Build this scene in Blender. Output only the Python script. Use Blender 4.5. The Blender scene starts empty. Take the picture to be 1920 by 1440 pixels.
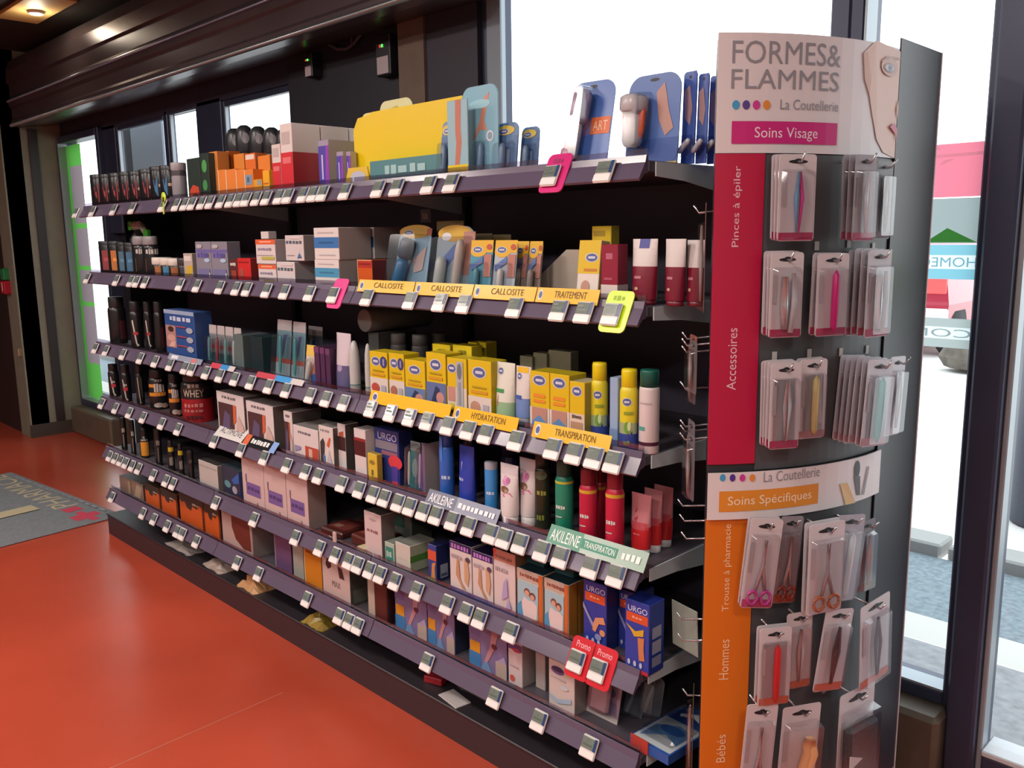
import bpy, math, random
from mathutils import Vector, Matrix
random.seed(4)
S = bpy.context.scene
COL = S.collection
PI = math.pi

# ------------------------------------------------------------------ camera
cam = bpy.data.cameras.new('camera'); cam_o = bpy.data.objects.new('camera', cam); COL.objects.link(cam_o)
_x = Vector((.70647, .70762, -.01235)); _d = Vector((.10994, -.12694, -.98580)); _f = Vector((-.69914, .69509, -.16753))
_R = Matrix((( _x.x, -_d.x, -_f.x), (_x.y, -_d.y, -_f.y), (_x.z, -_d.z, -_f.z)))
cam_o.matrix_world = Matrix.Translation((4.085, -1.425, 1.349)) @ _R.to_4x4()
cam.sensor_width = 36.0; cam.lens = 1628 / 1920 * 36.0; cam.clip_start = .05; cam.clip_end = 200
S.camera = cam_o

# ------------------------------------------------------------------ light and exposure
S.view_settings.view_transform = 'Standard'; S.view_settings.look = 'None'
S.view_settings.gamma = 1.0; S.view_settings.use_curve_mapping = False
S.view_settings.exposure = 0.0
W = bpy.data.worlds.new('overcast_sky'); S.world = W; W.use_nodes = True
wn = W.node_tree.nodes; wl = W.node_tree.links
bg = wn['Background']
tc = wn.new('ShaderNodeTexCoord'); sp = wn.new('ShaderNodeSeparateXYZ'); mr = wn.new('ShaderNodeMapRange'); mx = wn.new('ShaderNodeMix')
mx.data_type = 'RGBA'
wl.new(tc.outputs['Generated'], sp.inputs[0]); wl.new(sp.outputs['Z'], mr.inputs['Value'])
mr.inputs['From Min'].default_value = -.05; mr.inputs['From Max'].default_value = .6
wl.new(mr.outputs[0], mx.inputs['Factor'])
mx.inputs[6].default_value = (1.0, 1.0, 1.0, 1); mx.inputs[7].default_value = (.86, .94, 1.0, 1)
wl.new(mx.outputs[2], bg.inputs['Color']); bg.inputs['Strength'].default_value = 3.2
S.cycles.max_bounces = 7; S.cycles.transparent_max_bounces = 24
S.cycles.caustics_reflective = False; S.cycles.caustics_refractive = False
S.cycles.sample_clamp_indirect = 4.0

def area(name, loc, sx, sy, power, col, rot=(0, 0, 0), portal=False):
    l = bpy.data.lights.new(name, 'AREA'); l.shape = 'RECTANGLE'; l.size = sx; l.size_y = sy; l.energy = power; l.color = col
    if portal: l.cycles.is_portal = True
    o = bpy.data.objects.new(name, l); o.location = loc; o.rotation_euler = rot; COL.objects.link(o); return o
LAMPS = [(.3, -1.5), (1.7, -1.5), (3.1, -1.6), (.2, -3.0), (1.8, -3.0), (3.4, -3.0), (5.0, -1.8), (5.0, -3.2), (-1.4, -2.4)]
for i, (lx, ly) in enumerate(LAMPS):
    area('ceiling_lamp_light', (lx, ly, 2.54), .34, .34, 26.0, (1.0, .89, .82))
area('daylight_portal', (2.6, .90, 1.45), 1.6, 2.3, 1, (1, 1, 1), (-PI / 2, 0, 0), True)

# ------------------------------------------------------------------ materials
def lin(h):
    c = [int(h[i:i + 2], 16) / 255 for i in (0, 2, 4)]
    return tuple(x / 12.92 if x <= .04045 else ((x + .055) / 1.055) ** 2.4 for x in c) + (1.0,)
_mc = {}
def M(col, rough=.45, metal=0.0, noise=0.0, scale=8.0, bump=0.0, coat=0.0):
    k = (col, rough, metal, noise, scale, bump, coat)
    if k in _mc: return _mc[k]
    m = bpy.data.materials.new('paint_' + col); m.use_nodes = True; n = m.node_tree.nodes; l = m.node_tree.links
    b = n['Principled BSDF']; b.inputs['Base Color'].default_value = lin(col); b.inputs['Roughness'].default_value = rough
    b.inputs['Metallic'].default_value = metal; b.inputs['Coat Weight'].default_value = coat
    if noise or bump:
        t = n.new('ShaderNodeTexCoord'); ns = n.new('ShaderNodeTexNoise'); ns.inputs['Scale'].default_value = scale; ns.inputs['Detail'].default_value = 5
        l.new(t.outputs['Object'], ns.inputs['Vector'])
        if noise:
            r = n.new('ShaderNodeValToRGB'); c = lin(col)
            r.color_ramp.elements[0].position = .3; r.color_ramp.elements[1].position = .7
            r.color_ramp.elements[0].color = tuple(x * (1 - noise) for x in c[:3]) + (1,)
            r.color_ramp.elements[1].color = tuple(min(1, x * (1 + noise)) for x in c[:3]) + (1,)
            l.new(ns.outputs['Fac'], r.inputs[0]); l.new(r.outputs[0], b.inputs['Base Color'])
        if bump:
            bp = n.new('ShaderNodeBump'); bp.inputs['Strength'].default_value = bump; bp.inputs['Distance'].default_value = .01
            l.new(ns.outputs['Fac'], bp.inputs['Height']); l.new(bp.outputs[0], b.inputs['Normal'])
    _mc[k] = m; return m
def clear(name, tint, gloss, rough=.05):
    m = bpy.data.materials.new(name); m.use_nodes = True; n = m.node_tree.nodes; l = m.node_tree.links
    n.remove(n['Principled BSDF']); o = n['Material Output']
    t = n.new('ShaderNodeBsdfTransparent'); t.inputs[0].default_value = tint
    g = n.new('ShaderNodeBsdfGlossy'); g.inputs['Roughness'].default_value = rough
    f = n.new('ShaderNodeLayerWeight'); f.inputs['Blend'].default_value = .25
    a = n.new('ShaderNodeMath'); a.operation = 'MULTIPLY_ADD'; a.inputs[1].default_value = .45; a.inputs[2].default_value = gloss
    x = n.new('ShaderNodeMixShader')
    l.new(f.outputs['Facing'], a.inputs[0]); l.new(a.outputs[0], x.inputs[0]); l.new(t.outputs[0], x.inputs[1]); l.new(g.outputs[0], x.inputs[2]); l.new(x.outputs[0], o.inputs[0])
    return m
CLEAR = clear('clear_plastic', (.90, .90, .92, 1), .05, .12)
GLASS = clear('window_glass', (.93, .96, .96, 1), .02, .02)
SMOKE = clear('clear_riser_plastic', (.78, .74, .82, 1), .10, .18)
def sticker(name, col, tr=.55):
    m = bpy.data.materials.new(name); m.use_nodes = True; n = m.node_tree.nodes; l = m.node_tree.links
    b = n['Principled BSDF']; b.inputs['Base Color'].default_value = lin(col); b.inputs['Roughness'].default_value = .5
    t = n.new('ShaderNodeBsdfTranslucent'); t.inputs[0].default_value = lin(col)
    x = n.new('ShaderNodeMixShader'); x.inputs[0].default_value = tr
    l.new(b.outputs[0], x.inputs[1]); l.new(t.outputs[0], x.inputs[2]); l.new(x.outputs[0], n['Material Output'].inputs[0])
    return m
def glow(name, col, s):
    m = bpy.data.materials.new(name); m.use_nodes = True; b = m.node_tree.nodes['Principled BSDF']
    b.inputs['Emission Color'].default_value = lin(col); b.inputs['Emission Strength'].default_value = s; b.inputs['Base Color'].default_value = lin(col)
    return m
def mm(c): return c if not isinstance(c, str) else M(c)

# ------------------------------------------------------------------ mesh builder
_tc = {}
def text_mesh(s):
    if s in _tc: return _tc[s]
    cu = bpy.data.curves.new('lettering', 'FONT'); cu.body = s; cu.resolution_u = 3
    o = bpy.data.objects.new('lettering', cu); COL.objects.link(o)
    me = bpy.data.meshes.new_from_object(o.evaluated_get(bpy.context.evaluated_depsgraph_get()))
    v = [(p.co.x, p.co.y) for p in me.vertices]; f = [tuple(p.vertices) for p in me.polygons]
    bpy.data.objects.remove(o); bpy.data.curves.remove(cu); bpy.data.meshes.remove(me)
    x0 = min(p[0] for p in v); x1 = max(p[0] for p in v); y0 = min(p[1] for p in v); y1 = max(p[1] for p in v)
    _tc[s] = ([((a - x0) / (x1 - x0), (b - y0) / (y1 - y0)) for a, b in v], f); return _tc[s]

class MB:
    def __init__(s): s.v = []; s.f = []; s.mi = []; s.sm = []; s.ml = []
    def m(s, mat):
        mat = mm(mat)
        if mat not in s.ml: s.ml.append(mat)
        return s.ml.index(mat)
    def add(s, vs, fs, mat, smooth=False):
        b = len(s.v); s.v += [tuple(p) for p in vs]; k = s.m(mat)
        for f in fs: s.f.append(tuple(i + b for i in f)); s.mi.append(k); s.sm.append(smooth)
        return s
    def box(s, x0, x1, y0, y1, z0, z1, mat, b=0.0, faces=None):
        if not b:
            v = [(x, y, z) for x in (x0, x1) for y in (y0, y1) for z in (z0, z1)]
            F = {'-x': (0, 1, 3, 2), '+x': (4, 6, 7, 5), '-y': (0, 4, 5, 1), '+y': (2, 3, 7, 6), '-z': (0, 2, 6, 4), '+z': (1, 5, 7, 3)}
            for k, f in F.items(): s.add([v[i] for i in f], [(0, 1, 2, 3)], (faces or {}).get(k, mat))
            return s
        V = {}
        b = min(b, (x1 - x0) * .4, (y1 - y0) * .4, (z1 - z0) * .4)
        for sx in (0, 1):
            for sy in (0, 1):
                for sz in (0, 1):
                    X = (x0, x1)[sx]; Y = (y0, y1)[sy]; Z = (z0, z1)[sz]
                    xi = X + (b if sx == 0 else -b); yi = Y + (b if sy == 0 else -b); zi = Z + (b if sz == 0 else -b)
                    V[sx, sy, sz, 0] = (X, yi, zi); V[sx, sy, sz, 1] = (xi, Y, zi); V[sx, sy, sz, 2] = (xi, yi, Z)
        def q(ks, mat): s.add([V[k] for k in ks], [tuple(range(len(ks)))], mat)
        g = faces or {}
        for sd in (0, 1):
            q([(sd, 0, 0, 0), (sd, 1, 0, 0), (sd, 1, 1, 0), (sd, 0, 1, 0)], g.get('-x' if sd == 0 else '+x', mat))
            q([(0, sd, 0, 1), (1, sd, 0, 1), (1, sd, 1, 1), (0, sd, 1, 1)], g.get('-y' if sd == 0 else '+y', mat))
            q([(0, 0, sd, 2), (1, 0, sd, 2), (1, 1, sd, 2), (0, 1, sd, 2)], g.get('-z' if sd == 0 else '+z', mat))
        for a in (0, 1):
            for c in (0, 1):
                q([(a, c, 0, 0), (a, c, 1, 0), (a, c, 1, 1), (a, c, 0, 1)], mat)
                q([(a, 0, c, 0), (a, 1, c, 0), (a, 1, c, 2), (a, 0, c, 2)], mat)
                q([(0, a, c, 1), (1, a, c, 1), (1, a, c, 2), (0, a, c, 2)], mat)
        for a in (0, 1):
            for c in (0, 1):
                for e in (0, 1): q([(a, c, e, 0), (a, c, e, 1), (a, c, e, 2)], mat)
        return s
    def lathe(s, prof, mat, n=20, cx=0, cy=0, cz=0, sy=1.0, smooth=True, axis='z'):
        vs = []; fs = []
        for r, z in prof:
            for i in range(n):
                a = 2 * PI * i / n; p = (r * math.cos(a), r * math.sin(a) * sy, z)
                if axis == 'y': p = (p[0], p[2], p[1])
                if axis == 'x': p = (p[2], p[0], p[1])
                vs.append((cx + p[0], cy + p[1], cz + p[2]))
        for k in range(len(prof) - 1):
            for i in range(n):
                j = (i + 1) % n; fs.append((k * n + i, k * n + j, (k + 1) * n + j, (k + 1) * n + i))
        return s.add(vs, fs, mat, smooth)
    def tube(s, path, r, mat, n=6, cap=True):
        P = [Vector(p) for p in path]; vs = []; fs = []
        R = r if isinstance(r, (list, tuple)) else [r] * len(P)
        for i, p in enumerate(P):
            t = (P[min(i + 1, len(P) - 1)] - P[max(i - 1, 0)]).normalized()
            u = t.orthogonal().normalized() if abs(t.z) > .95 else t.cross(Vector((0, 0, 1))).normalized()
            w = t.cross(u)
            for k in range(n):
                a = 2 * PI * k / n; vs.append(p + (u * math.cos(a) + w * math.sin(a)) * R[i])
        for i in range(len(P) - 1):
            for k in range(n):
                j = (k + 1) % n; fs.append((i * n + k, i * n + j, (i + 1) * n + j, (i + 1) * n + k))
        if cap: fs.append(tuple(range(n))); fs.append(tuple(range((len(P) - 1) * n, len(P) * n)))
        return s.add(vs, fs, mat, True)
    def prism(s, pts, d0, d1, mat, axis='y', side=None):
        """closed outline extruded along an axis; pts are the two other coordinates"""
        n = len(pts)
        def P(a, b, d): return {'y': (a, d, b), 'x': (d, a, b), 'z': (a, b, d)}[axis]
        s.add([P(a, b, d0) for a, b in pts], [tuple(range(n))], mat); s.add([P(a, b, d1) for a, b in pts], [tuple(range(n - 1, -1, -1))], mat)
        vs = [P(a, b, d) for d in (d0, d1) for a, b in pts]
        s.add(vs, [(i, (i + 1) % n, n + (i + 1) % n, n + i) for i in range(n)], side or mat); return s
    def art(s, ops, mp, n=1):
        for l, o in enumerate(ops):
            k = o[0]
            if k == 'r':
                x0, y0, x1, y1, c = o[1:]
                vs = []; 
                for i in range(n + 1):
                    u = x0 + (x1 - x0) * i / n; vs += [mp(u, y0, l), mp(u, y1, l)]
                s.add(vs, [(2 * i, 2 * i + 2, 2 * i + 3, 2 * i + 1) for i in range(n)], c)
            elif k == 'e':
                cx, cy, rx, ry, c = o[1:]; q = 18
                vs = [mp(cx, cy, l)] + [mp(cx + rx * math.cos(2 * PI * i / q), cy + ry * math.sin(2 * PI * i / q), l) for i in range(q)]
                s.add(vs, [(0, 1 + i, 1 + (i + 1) % q) for i in range(q)], c)
            elif k == 'p':
                s.add([mp(a, b, l) for a, b in o[1]], [tuple(range(len(o[1])))], o[2])
            elif k == 't':
                x0, y0, x1, y1, c, t = o[1:7]; rot = o[7] if len(o) > 7 else 0
                v, f = text_mesh(t)
                if rot == 1: v = [(1 - b, a) for a, b in v]
                elif rot == 2: v = [(1 - a, b) for a, b in v]
                elif rot == 3: v = [(1 - a, 1 - b) for a, b in v]
                s.add([mp(x0 + (x1 - x0) * a, y0 + (y1 - y0) * b, l) for a, b in v], f, c)
        return s
    def build(s, name, parent=None, loc=None, rot=None, **tags):
        me = bpy.data.meshes.new(name); me.from_pydata(s.v, [], s.f)
        for m in s.ml: me.materials.append(m)
        me.polygons.foreach_set('material_index', s.mi); me.polygons.foreach_set('use_smooth', s.sm); me.update()
        o = bpy.data.objects.new(name, me); COL.objects.link(o)
        if parent: o.parent = parent
        if loc: o.location = loc
        if rot: o.rotation_euler = rot
        for k, v in tags.items():
            if v: o[k] = v
        return o

def thing(name, loc, label, cat, group=None, rot=(0, 0, 0)):
    o = bpy.data.objects.new(name, None); COL.objects.link(o); o.location = loc; o.rotation_euler = rot; o.empty_display_size = .02
    o['label'] = label; o['category'] = cat
    if group: o['group'] = group
    return o
ORD = ['first', 'second', 'third', 'fourth', 'fifth', 'sixth', 'seventh', 'eighth', 'ninth', 'tenth', 'eleventh', 'twelfth', 'thirteenth', 'fourteenth', 'fifteenth', 'sixteenth', 'seventeenth', 'eighteenth', 'nineteenth', 'twentieth']
def nth(i):
    if i < 20: return ORD[i]
    return ('twenty-', 'thirty-', 'forty-')[(i + 1) // 10 - 2] + ORD[(i + 1) % 10 - 1] if (i + 1) % 10 else ('thirtieth', 'fortieth')[(i + 1) // 10 - 3]
def WR(x0, y0, x1, y1, c, n=5):
    """unreadable small print: a row of short dashes"""
    r = random.Random(int(abs(x0 * 971 + y0 * 577 + x1 * 331) * 100)); k = [r.uniform(.6, 1.4) for _ in range(n)]; t = sum(k); o = []; x = x0
    for a in k:
        w = (x1 - x0) * a / t; o.append(('r', x, y0 + (y1 - y0) * r.uniform(0, .15), x + w * .72, y1 - (y1 - y0) * r.uniform(0, .2), c)); x += w
    return o
def struct(mb, name): return mb.build(name, kind='structure')

def flat(x0, y, z0, w, h): return lambda u, v, l: (x0 + u * w, y - .0004 - .00025 * l, z0 + v * h)
def shade(c, k):
    return ''.join('%02x' % max(0, min(255, int(int(c[i:i + 2], 16) * k))) for i in (0, 2, 4))

# ------------------------------------------------------------------ product builders (front faces -y, origin at front bottom centre)
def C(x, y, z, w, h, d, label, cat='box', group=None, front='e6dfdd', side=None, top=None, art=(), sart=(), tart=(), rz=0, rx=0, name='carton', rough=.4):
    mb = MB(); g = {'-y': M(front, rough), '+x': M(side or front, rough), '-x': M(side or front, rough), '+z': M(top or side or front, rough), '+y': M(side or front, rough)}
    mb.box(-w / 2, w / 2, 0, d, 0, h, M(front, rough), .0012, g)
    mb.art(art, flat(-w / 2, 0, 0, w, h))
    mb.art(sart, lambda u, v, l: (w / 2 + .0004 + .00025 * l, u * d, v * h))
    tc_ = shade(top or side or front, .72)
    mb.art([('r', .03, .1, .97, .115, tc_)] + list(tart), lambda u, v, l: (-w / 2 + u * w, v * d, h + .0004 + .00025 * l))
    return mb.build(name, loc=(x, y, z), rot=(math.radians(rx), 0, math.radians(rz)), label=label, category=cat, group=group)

PR = {  # body profile, cap profile (radius, height fractions)
    'spray': ([(0, 0), (.95, 0), (1, .015), (1, .70), (.97, .735), (.86, .765), (.8, .78)], [(.8, .775), (.86, .78), (.86, .965), (.80, .995), (0, 1)]),
    'spraytall': ([(0, 0), (.95, 0), (1, .015), (1, .76), (.96, .79), (.90, .80)], [(.9, .80), (.93, .80), (.93, .98), (.88, 1), (0, 1)]),
    'tub': ([(0, 0), (.95, 0), (1, .03), (1, .70), (.95, .76), (.80, .79)], [(.84, .79), (.86, .80), (.86, .975), (.82, 1), (0, 1)]),
    'jar': ([(0, 0), (.93, 0), (.96, .03), (.96, .62), (.9, .66)], [(.96, .64), (1, .66), (1, .97), (.96, 1), (0, 1)]),
    'can': ([(0, 0), (.98, 0), (1, .02), (1, .80), (.97, .82)], [(1.0, .82), (1.03, .83), (1.03, .98), (1.0, 1), (0, 1)]),
    'shampoo': ([(0, 0), (.94, 0), (1, .03), (1, .70), (.94, .77), (.8, .79)], [(.82, .79), (.86, .80), (.84, .97), (.78, 1), (0, 1)]),
    'deo': ([(0, 0), (.95, 0), (1, .03), (1, .58), (.94, .62)], [(.94, .62), (1, .64), (1, .80), (.93, .90), (.72, .97), (.4, 1), (0, 1)]),
    'slim': ([(0, 0), (.95, 0), (1, .02), (1, .86), (.97, .88)], [(1, .88), (1, .98), (.96, 1), (0, 1)]),
    'pill': ([(0, 0), (.95, 0), (1, .03), (1, .60), (.9, .68), (.62, .74), (.58, .76)], [(.64, .76), (.66, .77), (.66, .98), (.6, 1), (0, 1)]),
}
def L(x, y, z, w, h, label, cat='bottle', group=None, body='222222', cap='181818', shape='spray', art=(), bands=(), sy=1.0, name='bottle', phi0=None, rough=.3, capname='cap', rz=0):
    root = thing(name, (x, y + w / 2 * sy, z), label, cat, group, (0, 0, math.radians(rz)))
    bp, cp = PR[shape]; r = w / 2
    if phi0 is None: phi0 = .95 * math.atan2(4.085 - x, y + 1.425)
    mb = MB(); mb.lathe([(a * r, b * h) for a, b in bp], M(body, rough), 24, sy=sy)
    rr = max(a for a, b in bp) * r
    def mp(u, v, l):
        q = rr + .0005 + .00025 * l; f = (u - .5) * 2.6 + phi0
        return (q * math.sin(f), -q * sy * math.cos(f), v * h)
    for i, (b0, b1, c) in enumerate(bands):
        q = rr + .0003 + .0001 * i; mb.lathe([(q, b0 * h), (q, b1 * h)], M(c, rough), 24, sy=sy)
    mb.art(art, mp, 6); mb.build('body', root)
    cb = MB(); cb.lathe([(a * r, b * h) for a, b in cp], M(cap, .35), 24, sy=sy); cb.build(capname, root)
    return root

def TB(x, y, z, w, h, label, group=None, lo='ffffff', hi=None, split=.5, cap='f0eeee', art=(), d=None, capw=.62, caph=.13, rz=0, rx=0, name='squeeze_tube', cat='tube', rough=.3):
    d = d or w * .62; root = thing(name, (x, y, z), label, cat, group, (math.radians(rx), 0, math.radians(rz)))
    n = 24; LV = [0, .06, .14, .25, .38, .5, .62, .74, .86, .95, 1.0]
    if split not in LV: LV = sorted(LV + [split])
    z0 = caph * h; hh = h - z0
    def ab(t):
        a = w / 2 * (capw * 1.08 + (1 - capw * 1.08) * (t ** .75)); b = d / 2 * (1 - t ** 1.7) + .0012
        return a, b
    mb = MB(); rings = []
    for t in LV:
        a, b = ab(t); rings.append([(a * math.cos(2 * PI * i / n), d / 2 + b * math.sin(2 * PI * i / n), z0 + t * hh) for i in range(n)])
    for k in range(len(LV) - 1):
        c = lo if LV[k] < split - 1e-6 else (hi or lo)
        mb.add(rings[k] + rings[k + 1], [(i, (i + 1) % n, n + (i + 1) % n, n + i) for i in range(n)], M(c, rough), True)
    mb.add(rings[-1], [tuple(range(n))], M(hi or lo, rough))
    def mp(u, v, l):
        t = max(0, min(1, (v * h - z0) / hh)); a, b = ab(t); q = (u - .5) * 1.8
        return (a * q, d / 2 - b * math.sqrt(max(0, 1 - q * q)) - .0006 - .00025 * l, v * h)
    mb.art(art, mp, 6); mb.build('body', root)
    r = w / 2 * capw
    cb = MB(); cb.lathe([(0, 0), (r * .94, 0), (r, h * .01), (r, z0 * .97), (r * .9, z0 * 1.02), (0, z0 * 1.02)], M(cap, .4), 20, 0, d / 2, 0, sy=min(1, d / (2 * r)) if d < 2 * r else 1); cb.build('cap', root)
    return root

def rrect(x0, x1, z0, z1, r, n=5, corners=(1, 1, 1, 1)):
    out = []
    for (cx, cz, a0, on, px, pz) in ((x1 - r, z0 + r, -PI / 2, corners[0], x1, z0), (x1 - r, z1 - r, 0, corners[1], x1, z1), (x0 + r, z1 - r, PI / 2, corners[2], x0, z1), (x0 + r, z0 + r, PI, corners[3], x0, z0)):
        if on:
            for i in range(n + 1):
                a = a0 + PI / 2 * i / n; out.append((cx + r * math.cos(a), cz + r * math.sin(a)))
        else: out.append((px, pz))
    return out

def BL(x, y, z, w, h, label, group=None, card='3a66b0', art=(), bub=(.1, .05, .9, .6, .03), inner=(), iname='product', rz=0, rx=8, name='blister_pack', cat='pack', round_top=.25, hole=True, lip=True):
    """card with rounded head, clear bubble, what is inside it"""
    root = thing(name, (x, y, z), label, cat, group, (math.radians(-rx), 0, math.radians(rz)))
    bd = bub[4] if bub else .01; yc = bd + .004
    mb = MB(); mb.prism(rrect(-w / 2, w / 2, 0, h, w * round_top, 6, (0, 1, 1, 0)), yc, yc + .0025, M(card, .35))
    if hole: mb.art([('e', .5, .94, .09, .018, '20222a')], flat(-w / 2, yc, 0, w, h))
    mb.art(art, flat(-w / 2, yc - .0003, 0, w, h)); mb.build('card', root)
    for k, it in enumerate(inner):
        ib = MB()
        for (kind, *a) in it[1]:
            if kind == 'rod':
                (u0, v0, u1, v1, r, c) = a
                P = [Vector((-w / 2 + w * (u0 + (u1 - u0) * t), yc - bd * .5, h * (v0 + (v1 - v0) * t))) for t in (0, .06, .2, .5, .8, .94, 1)]
                ib.tube(P, [r * .4, r * .8, r, r, r, r * .8, r * .4], M(c, .3), 10)
            elif kind == 'slab':
                (u0, v0, u1, v1, c) = a
                ib.box(-w / 2 + w * u0, -w / 2 + w * u1, yc - bd * .75, yc - bd * .2, h * v0, h * v1, M(c, .35), .006)
        ib.build(it[0], root)
    if bub:
        u0, v0, u1, v1, _ = bub
        bb = MB(); X0, X1, Z0, Z1 = -w / 2 + w * u0, -w / 2 + w * u1, h * v0, h * v1; k = min(.008, bd * .5)
        o = rrect(X0, X1, Z0, Z1, min(.012, (X1 - X0) * .2), 3); i_ = rrect(X0 + k, X1 - k, Z0 + k, Z1 - k, min(.010, (X1 - X0) * .18), 3); n = len(o)
        vs = [(a, yc - .0008, b) for a, b in o] + [(a, yc - bd, b) for a, b in i_]
        bb.add(vs, [(i, (i + 1) % n, n + (i + 1) % n, n + i) for i in range(n)], CLEAR, True); bb.add(vs[n:], [tuple(range(n))], CLEAR)
        bb.build('blister', root)
    return root

# ================================================================== the room
mb = MB(); mb.add([(-7, -5, 0), (6.5, -5, 0), (6.5, .80, 0), (-7, .80, 0)], [(0, 1, 2, 3)], M('b04732', .25, noise=.14, scale=1.3, bump=.02)); _ja, _jb = (1.8775,-0.7237,0), (1.8638,-0.2102,0); mb.add([(_ja[0], _ja[1], .0004), (_ja[0] + .006, _ja[1], .0004), (_jb[0] + .004, _jb[1], .0004), (_jb[0], _jb[1], .0004)], [(0, 1, 2, 3)], M('b2614d', .35)); struct(mb, 'floor')
mb = MB(); mb.box(-7, 6.5, -5, .9, 2.6, 2.7, M('2b2724', .8)); struct(mb, 'ceiling')
DK = '24222c'; BEI = '6f5c50'; STONE = '5b5348'
mb = MB()   # back wall: spandrel, blind cabinet section, pillar, far right part
mb.box(-2.6, .545, .755, .82, 2.04, 2.6, M('343648', .6)); mb.box(.545, 1.375, .72, .86, 0, 2.6, M('23222c', .5)); mb.box(1.375, 1.525, .69, .86, 0, 2.6, M(BEI, .7, noise=.08, scale=20))
mb.box(1.525, 1.80, .70, .86, 0, 2.6, M('332e3a', .55)); mb.box(1.80, 6.5, .70, .86, 2.42, 2.6, M(DK, .5)); mb.box(4.6, 6.5, .74, .86, 0, 2.42, M('4a443e', .8))
mb.box(-1.75, -.9, .80, .86, 0, 1.42, M('1b1c22', .5)); mb.box(-.9, .545, .78, .86, 0, 1.42, M('1b1c22', .5))
struct(mb, 'wall_back')
mb = MB()   # left wall with its return
mb.box(-2.72, -2.5, .375, .86, 0, 2.6, M('7a7566', .75, noise=.06, scale=15)); struct(mb, 'wall_left')
mb = MB(); mb.box(-7, -2.5, .385, .5, 0, 2.6, M('2b1c1a', .6)); struct(mb, 'wall_far_left')
mb = MB(); mb.box(-2.5, -2.488, .545, .60, 0, 2.1, M('2a2021', .5)); mb.box(-2.5, -2.486, .37, .645, 0, .09, M('40352f', .6)); struct(mb, 'trim_1')
mb = MB(); mb.box(-7, -6.9, -5, .5, 0, 2.6, M('6a625a', .8)); mb.box(-7, 6.5, -5.1, -5, 0, 2.6, M('b5ada5', .8)); mb.box(6.5, 6.6, -5, .9, 0, 2.6, M('b5ada5', .8)); struct(mb, 'wall_front')
mb = MB()   # low plinth along the glazing
for x0, x1 in ((-2.49, -1.75), (1.81, 3.44)): mb.box(x0, x1, .64, .775, 0, .19, M('5e5346', .45, noise=.12, scale=14), .012)
struct(mb, 'trim_2')

AL = M('3a3f55', .35, .3); ALL = M('9aa4ab', .35, .4)
def window(name, x0, x1, z0, z1, f=.045, panes=GLASS, y=.78, dp=.06):
    mb = MB(); mb.box(x0, x0 + f, y - dp, y + .04 * dp / .06, z0, z1, AL, .004); mb.box(x1 - f, x1, y - dp, y + .04 * dp / .06, z0, z1, AL, .004)
    mb.box(x0 + f, x1 - f, y - dp, y + .04 * dp / .06, z0, z0 + f, AL, .004); mb.box(x0 + f, x1 - f, y - dp, y + .04 * dp / .06, z1 - f, z1, AL, .004)
    mb.box(x0 + f, x0 + f + .006, y - dp + .002, y, z0 + f, z1 - f, ALL); mb.box(x0 + f + .006, x1 - f, y - dp + .002, y, z0 + f, z0 + f + .006, ALL)  # daylight glare on the inner edges, put into a paler metal colour
    w = mb.build(name, kind='structure')
    g = MB(); g.add([(x0 + f, y, z0 + f), (x1 - f, y, z0 + f), (x1 - f, y, z1 - f), (x0 + f, y, z1 - f)], [(0, 1, 2, 3)], panes); g.build('pane', w)
    return w
window('window_1', -2.525, -1.74, .19, 2.06)
window('window_2', -1.55, -.83, 1.40, 2.05, .03, dp=.02)
window('window_3', -.80, -.43, 1.40, 2.06, .025, dp=.02)
window('window_4', -.17, .55, 1.40, 2.04, .03, dp=.02)
window('window_5', 1.80, 3.10, .19, 2.42, .05)
window('window_6', 3.10, 3.455, .19, 2.42, .035)
mb = MB()   # posts between the panes
for x0, x1 in ((-1.75, -1.55), (-.83, -.80), (-.43, -.17)): mb.box(x0, x1, .755, .80, 1.40, 2.06, AL, .004)
mb.box(3.44, 3.505, .69, .84, 0, 2.45, AL, .006); mb.box(1.835, 1.90, .712, .719, .2, 2.42, M('828a98', .4))
struct(mb, 'trim_3')
mb = MB(); mb.box(3.505, 3.518, .72, .765, 0, 2.40, ALL, .003); mb.box(3.518, 4.60, .72, .80, .0, .10, AL, .004); mb.box(3.518, 4.60, .715, .805, .10, .115, M('c9ccd0', .3), .003); mb.box(4.55, 4.60, .72, .80, .115, 2.4, AL); mb.box(3.535, 4.55, .72, .80, 2.35, 2.42, AL)
d1 = mb.build('door_1', kind='structure')
g = MB(); g.add([(3.518, .76, .115), (4.55, .76, .115), (4.55, .76, 2.35), (3.518, .76, 2.35)], [(0, 1, 2, 3)], GLASS); g.build('pane', d1)

# window stickers (thin vinyl on the glass)
def decal(name, label, x0, z0, x1, z1, mat, art=(), cat='sticker', y=.772):
    mb = MB(); mb.add([(x0, y, z0), (x1, y, z0), (x1, y, z1), (x0, y, z1)], [(0, 1, 2, 3)], mat); mb.art(art, flat(x0, y - .001, z0, x1 - x0, z1 - z0)); return mb.build(name, label=label, category=cat)
GRN = sticker('green_vinyl', '6cc455', .8); LIL = sticker('lilac_vinyl', 'a8969c', .75)
mb = MB(); X0, X1, Z0, Z1 = -2.475, -2.20, .245, 2.0
def sheet(x0, x1, z0, z1, m): mb.add([(x0, .771, z0), (x1, .771, z0), (x1, .771, z1), (x0, .771, z1)], [(0, 1, 2, 3)], m)
sheet(X0, X0 + .05, Z0, Z1, GRN); zz = Z0
for a, b in ((.50, .905), (.935, 1.155), (1.185, 1.44), (1.475, 1.86)): sheet(X0 + .05, X1, zz, a, GRN); sheet(X0 + .05, X1, a, b, LIL); zz = b
sheet(X0 + .05, X1, zz, Z1, GRN)
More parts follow.
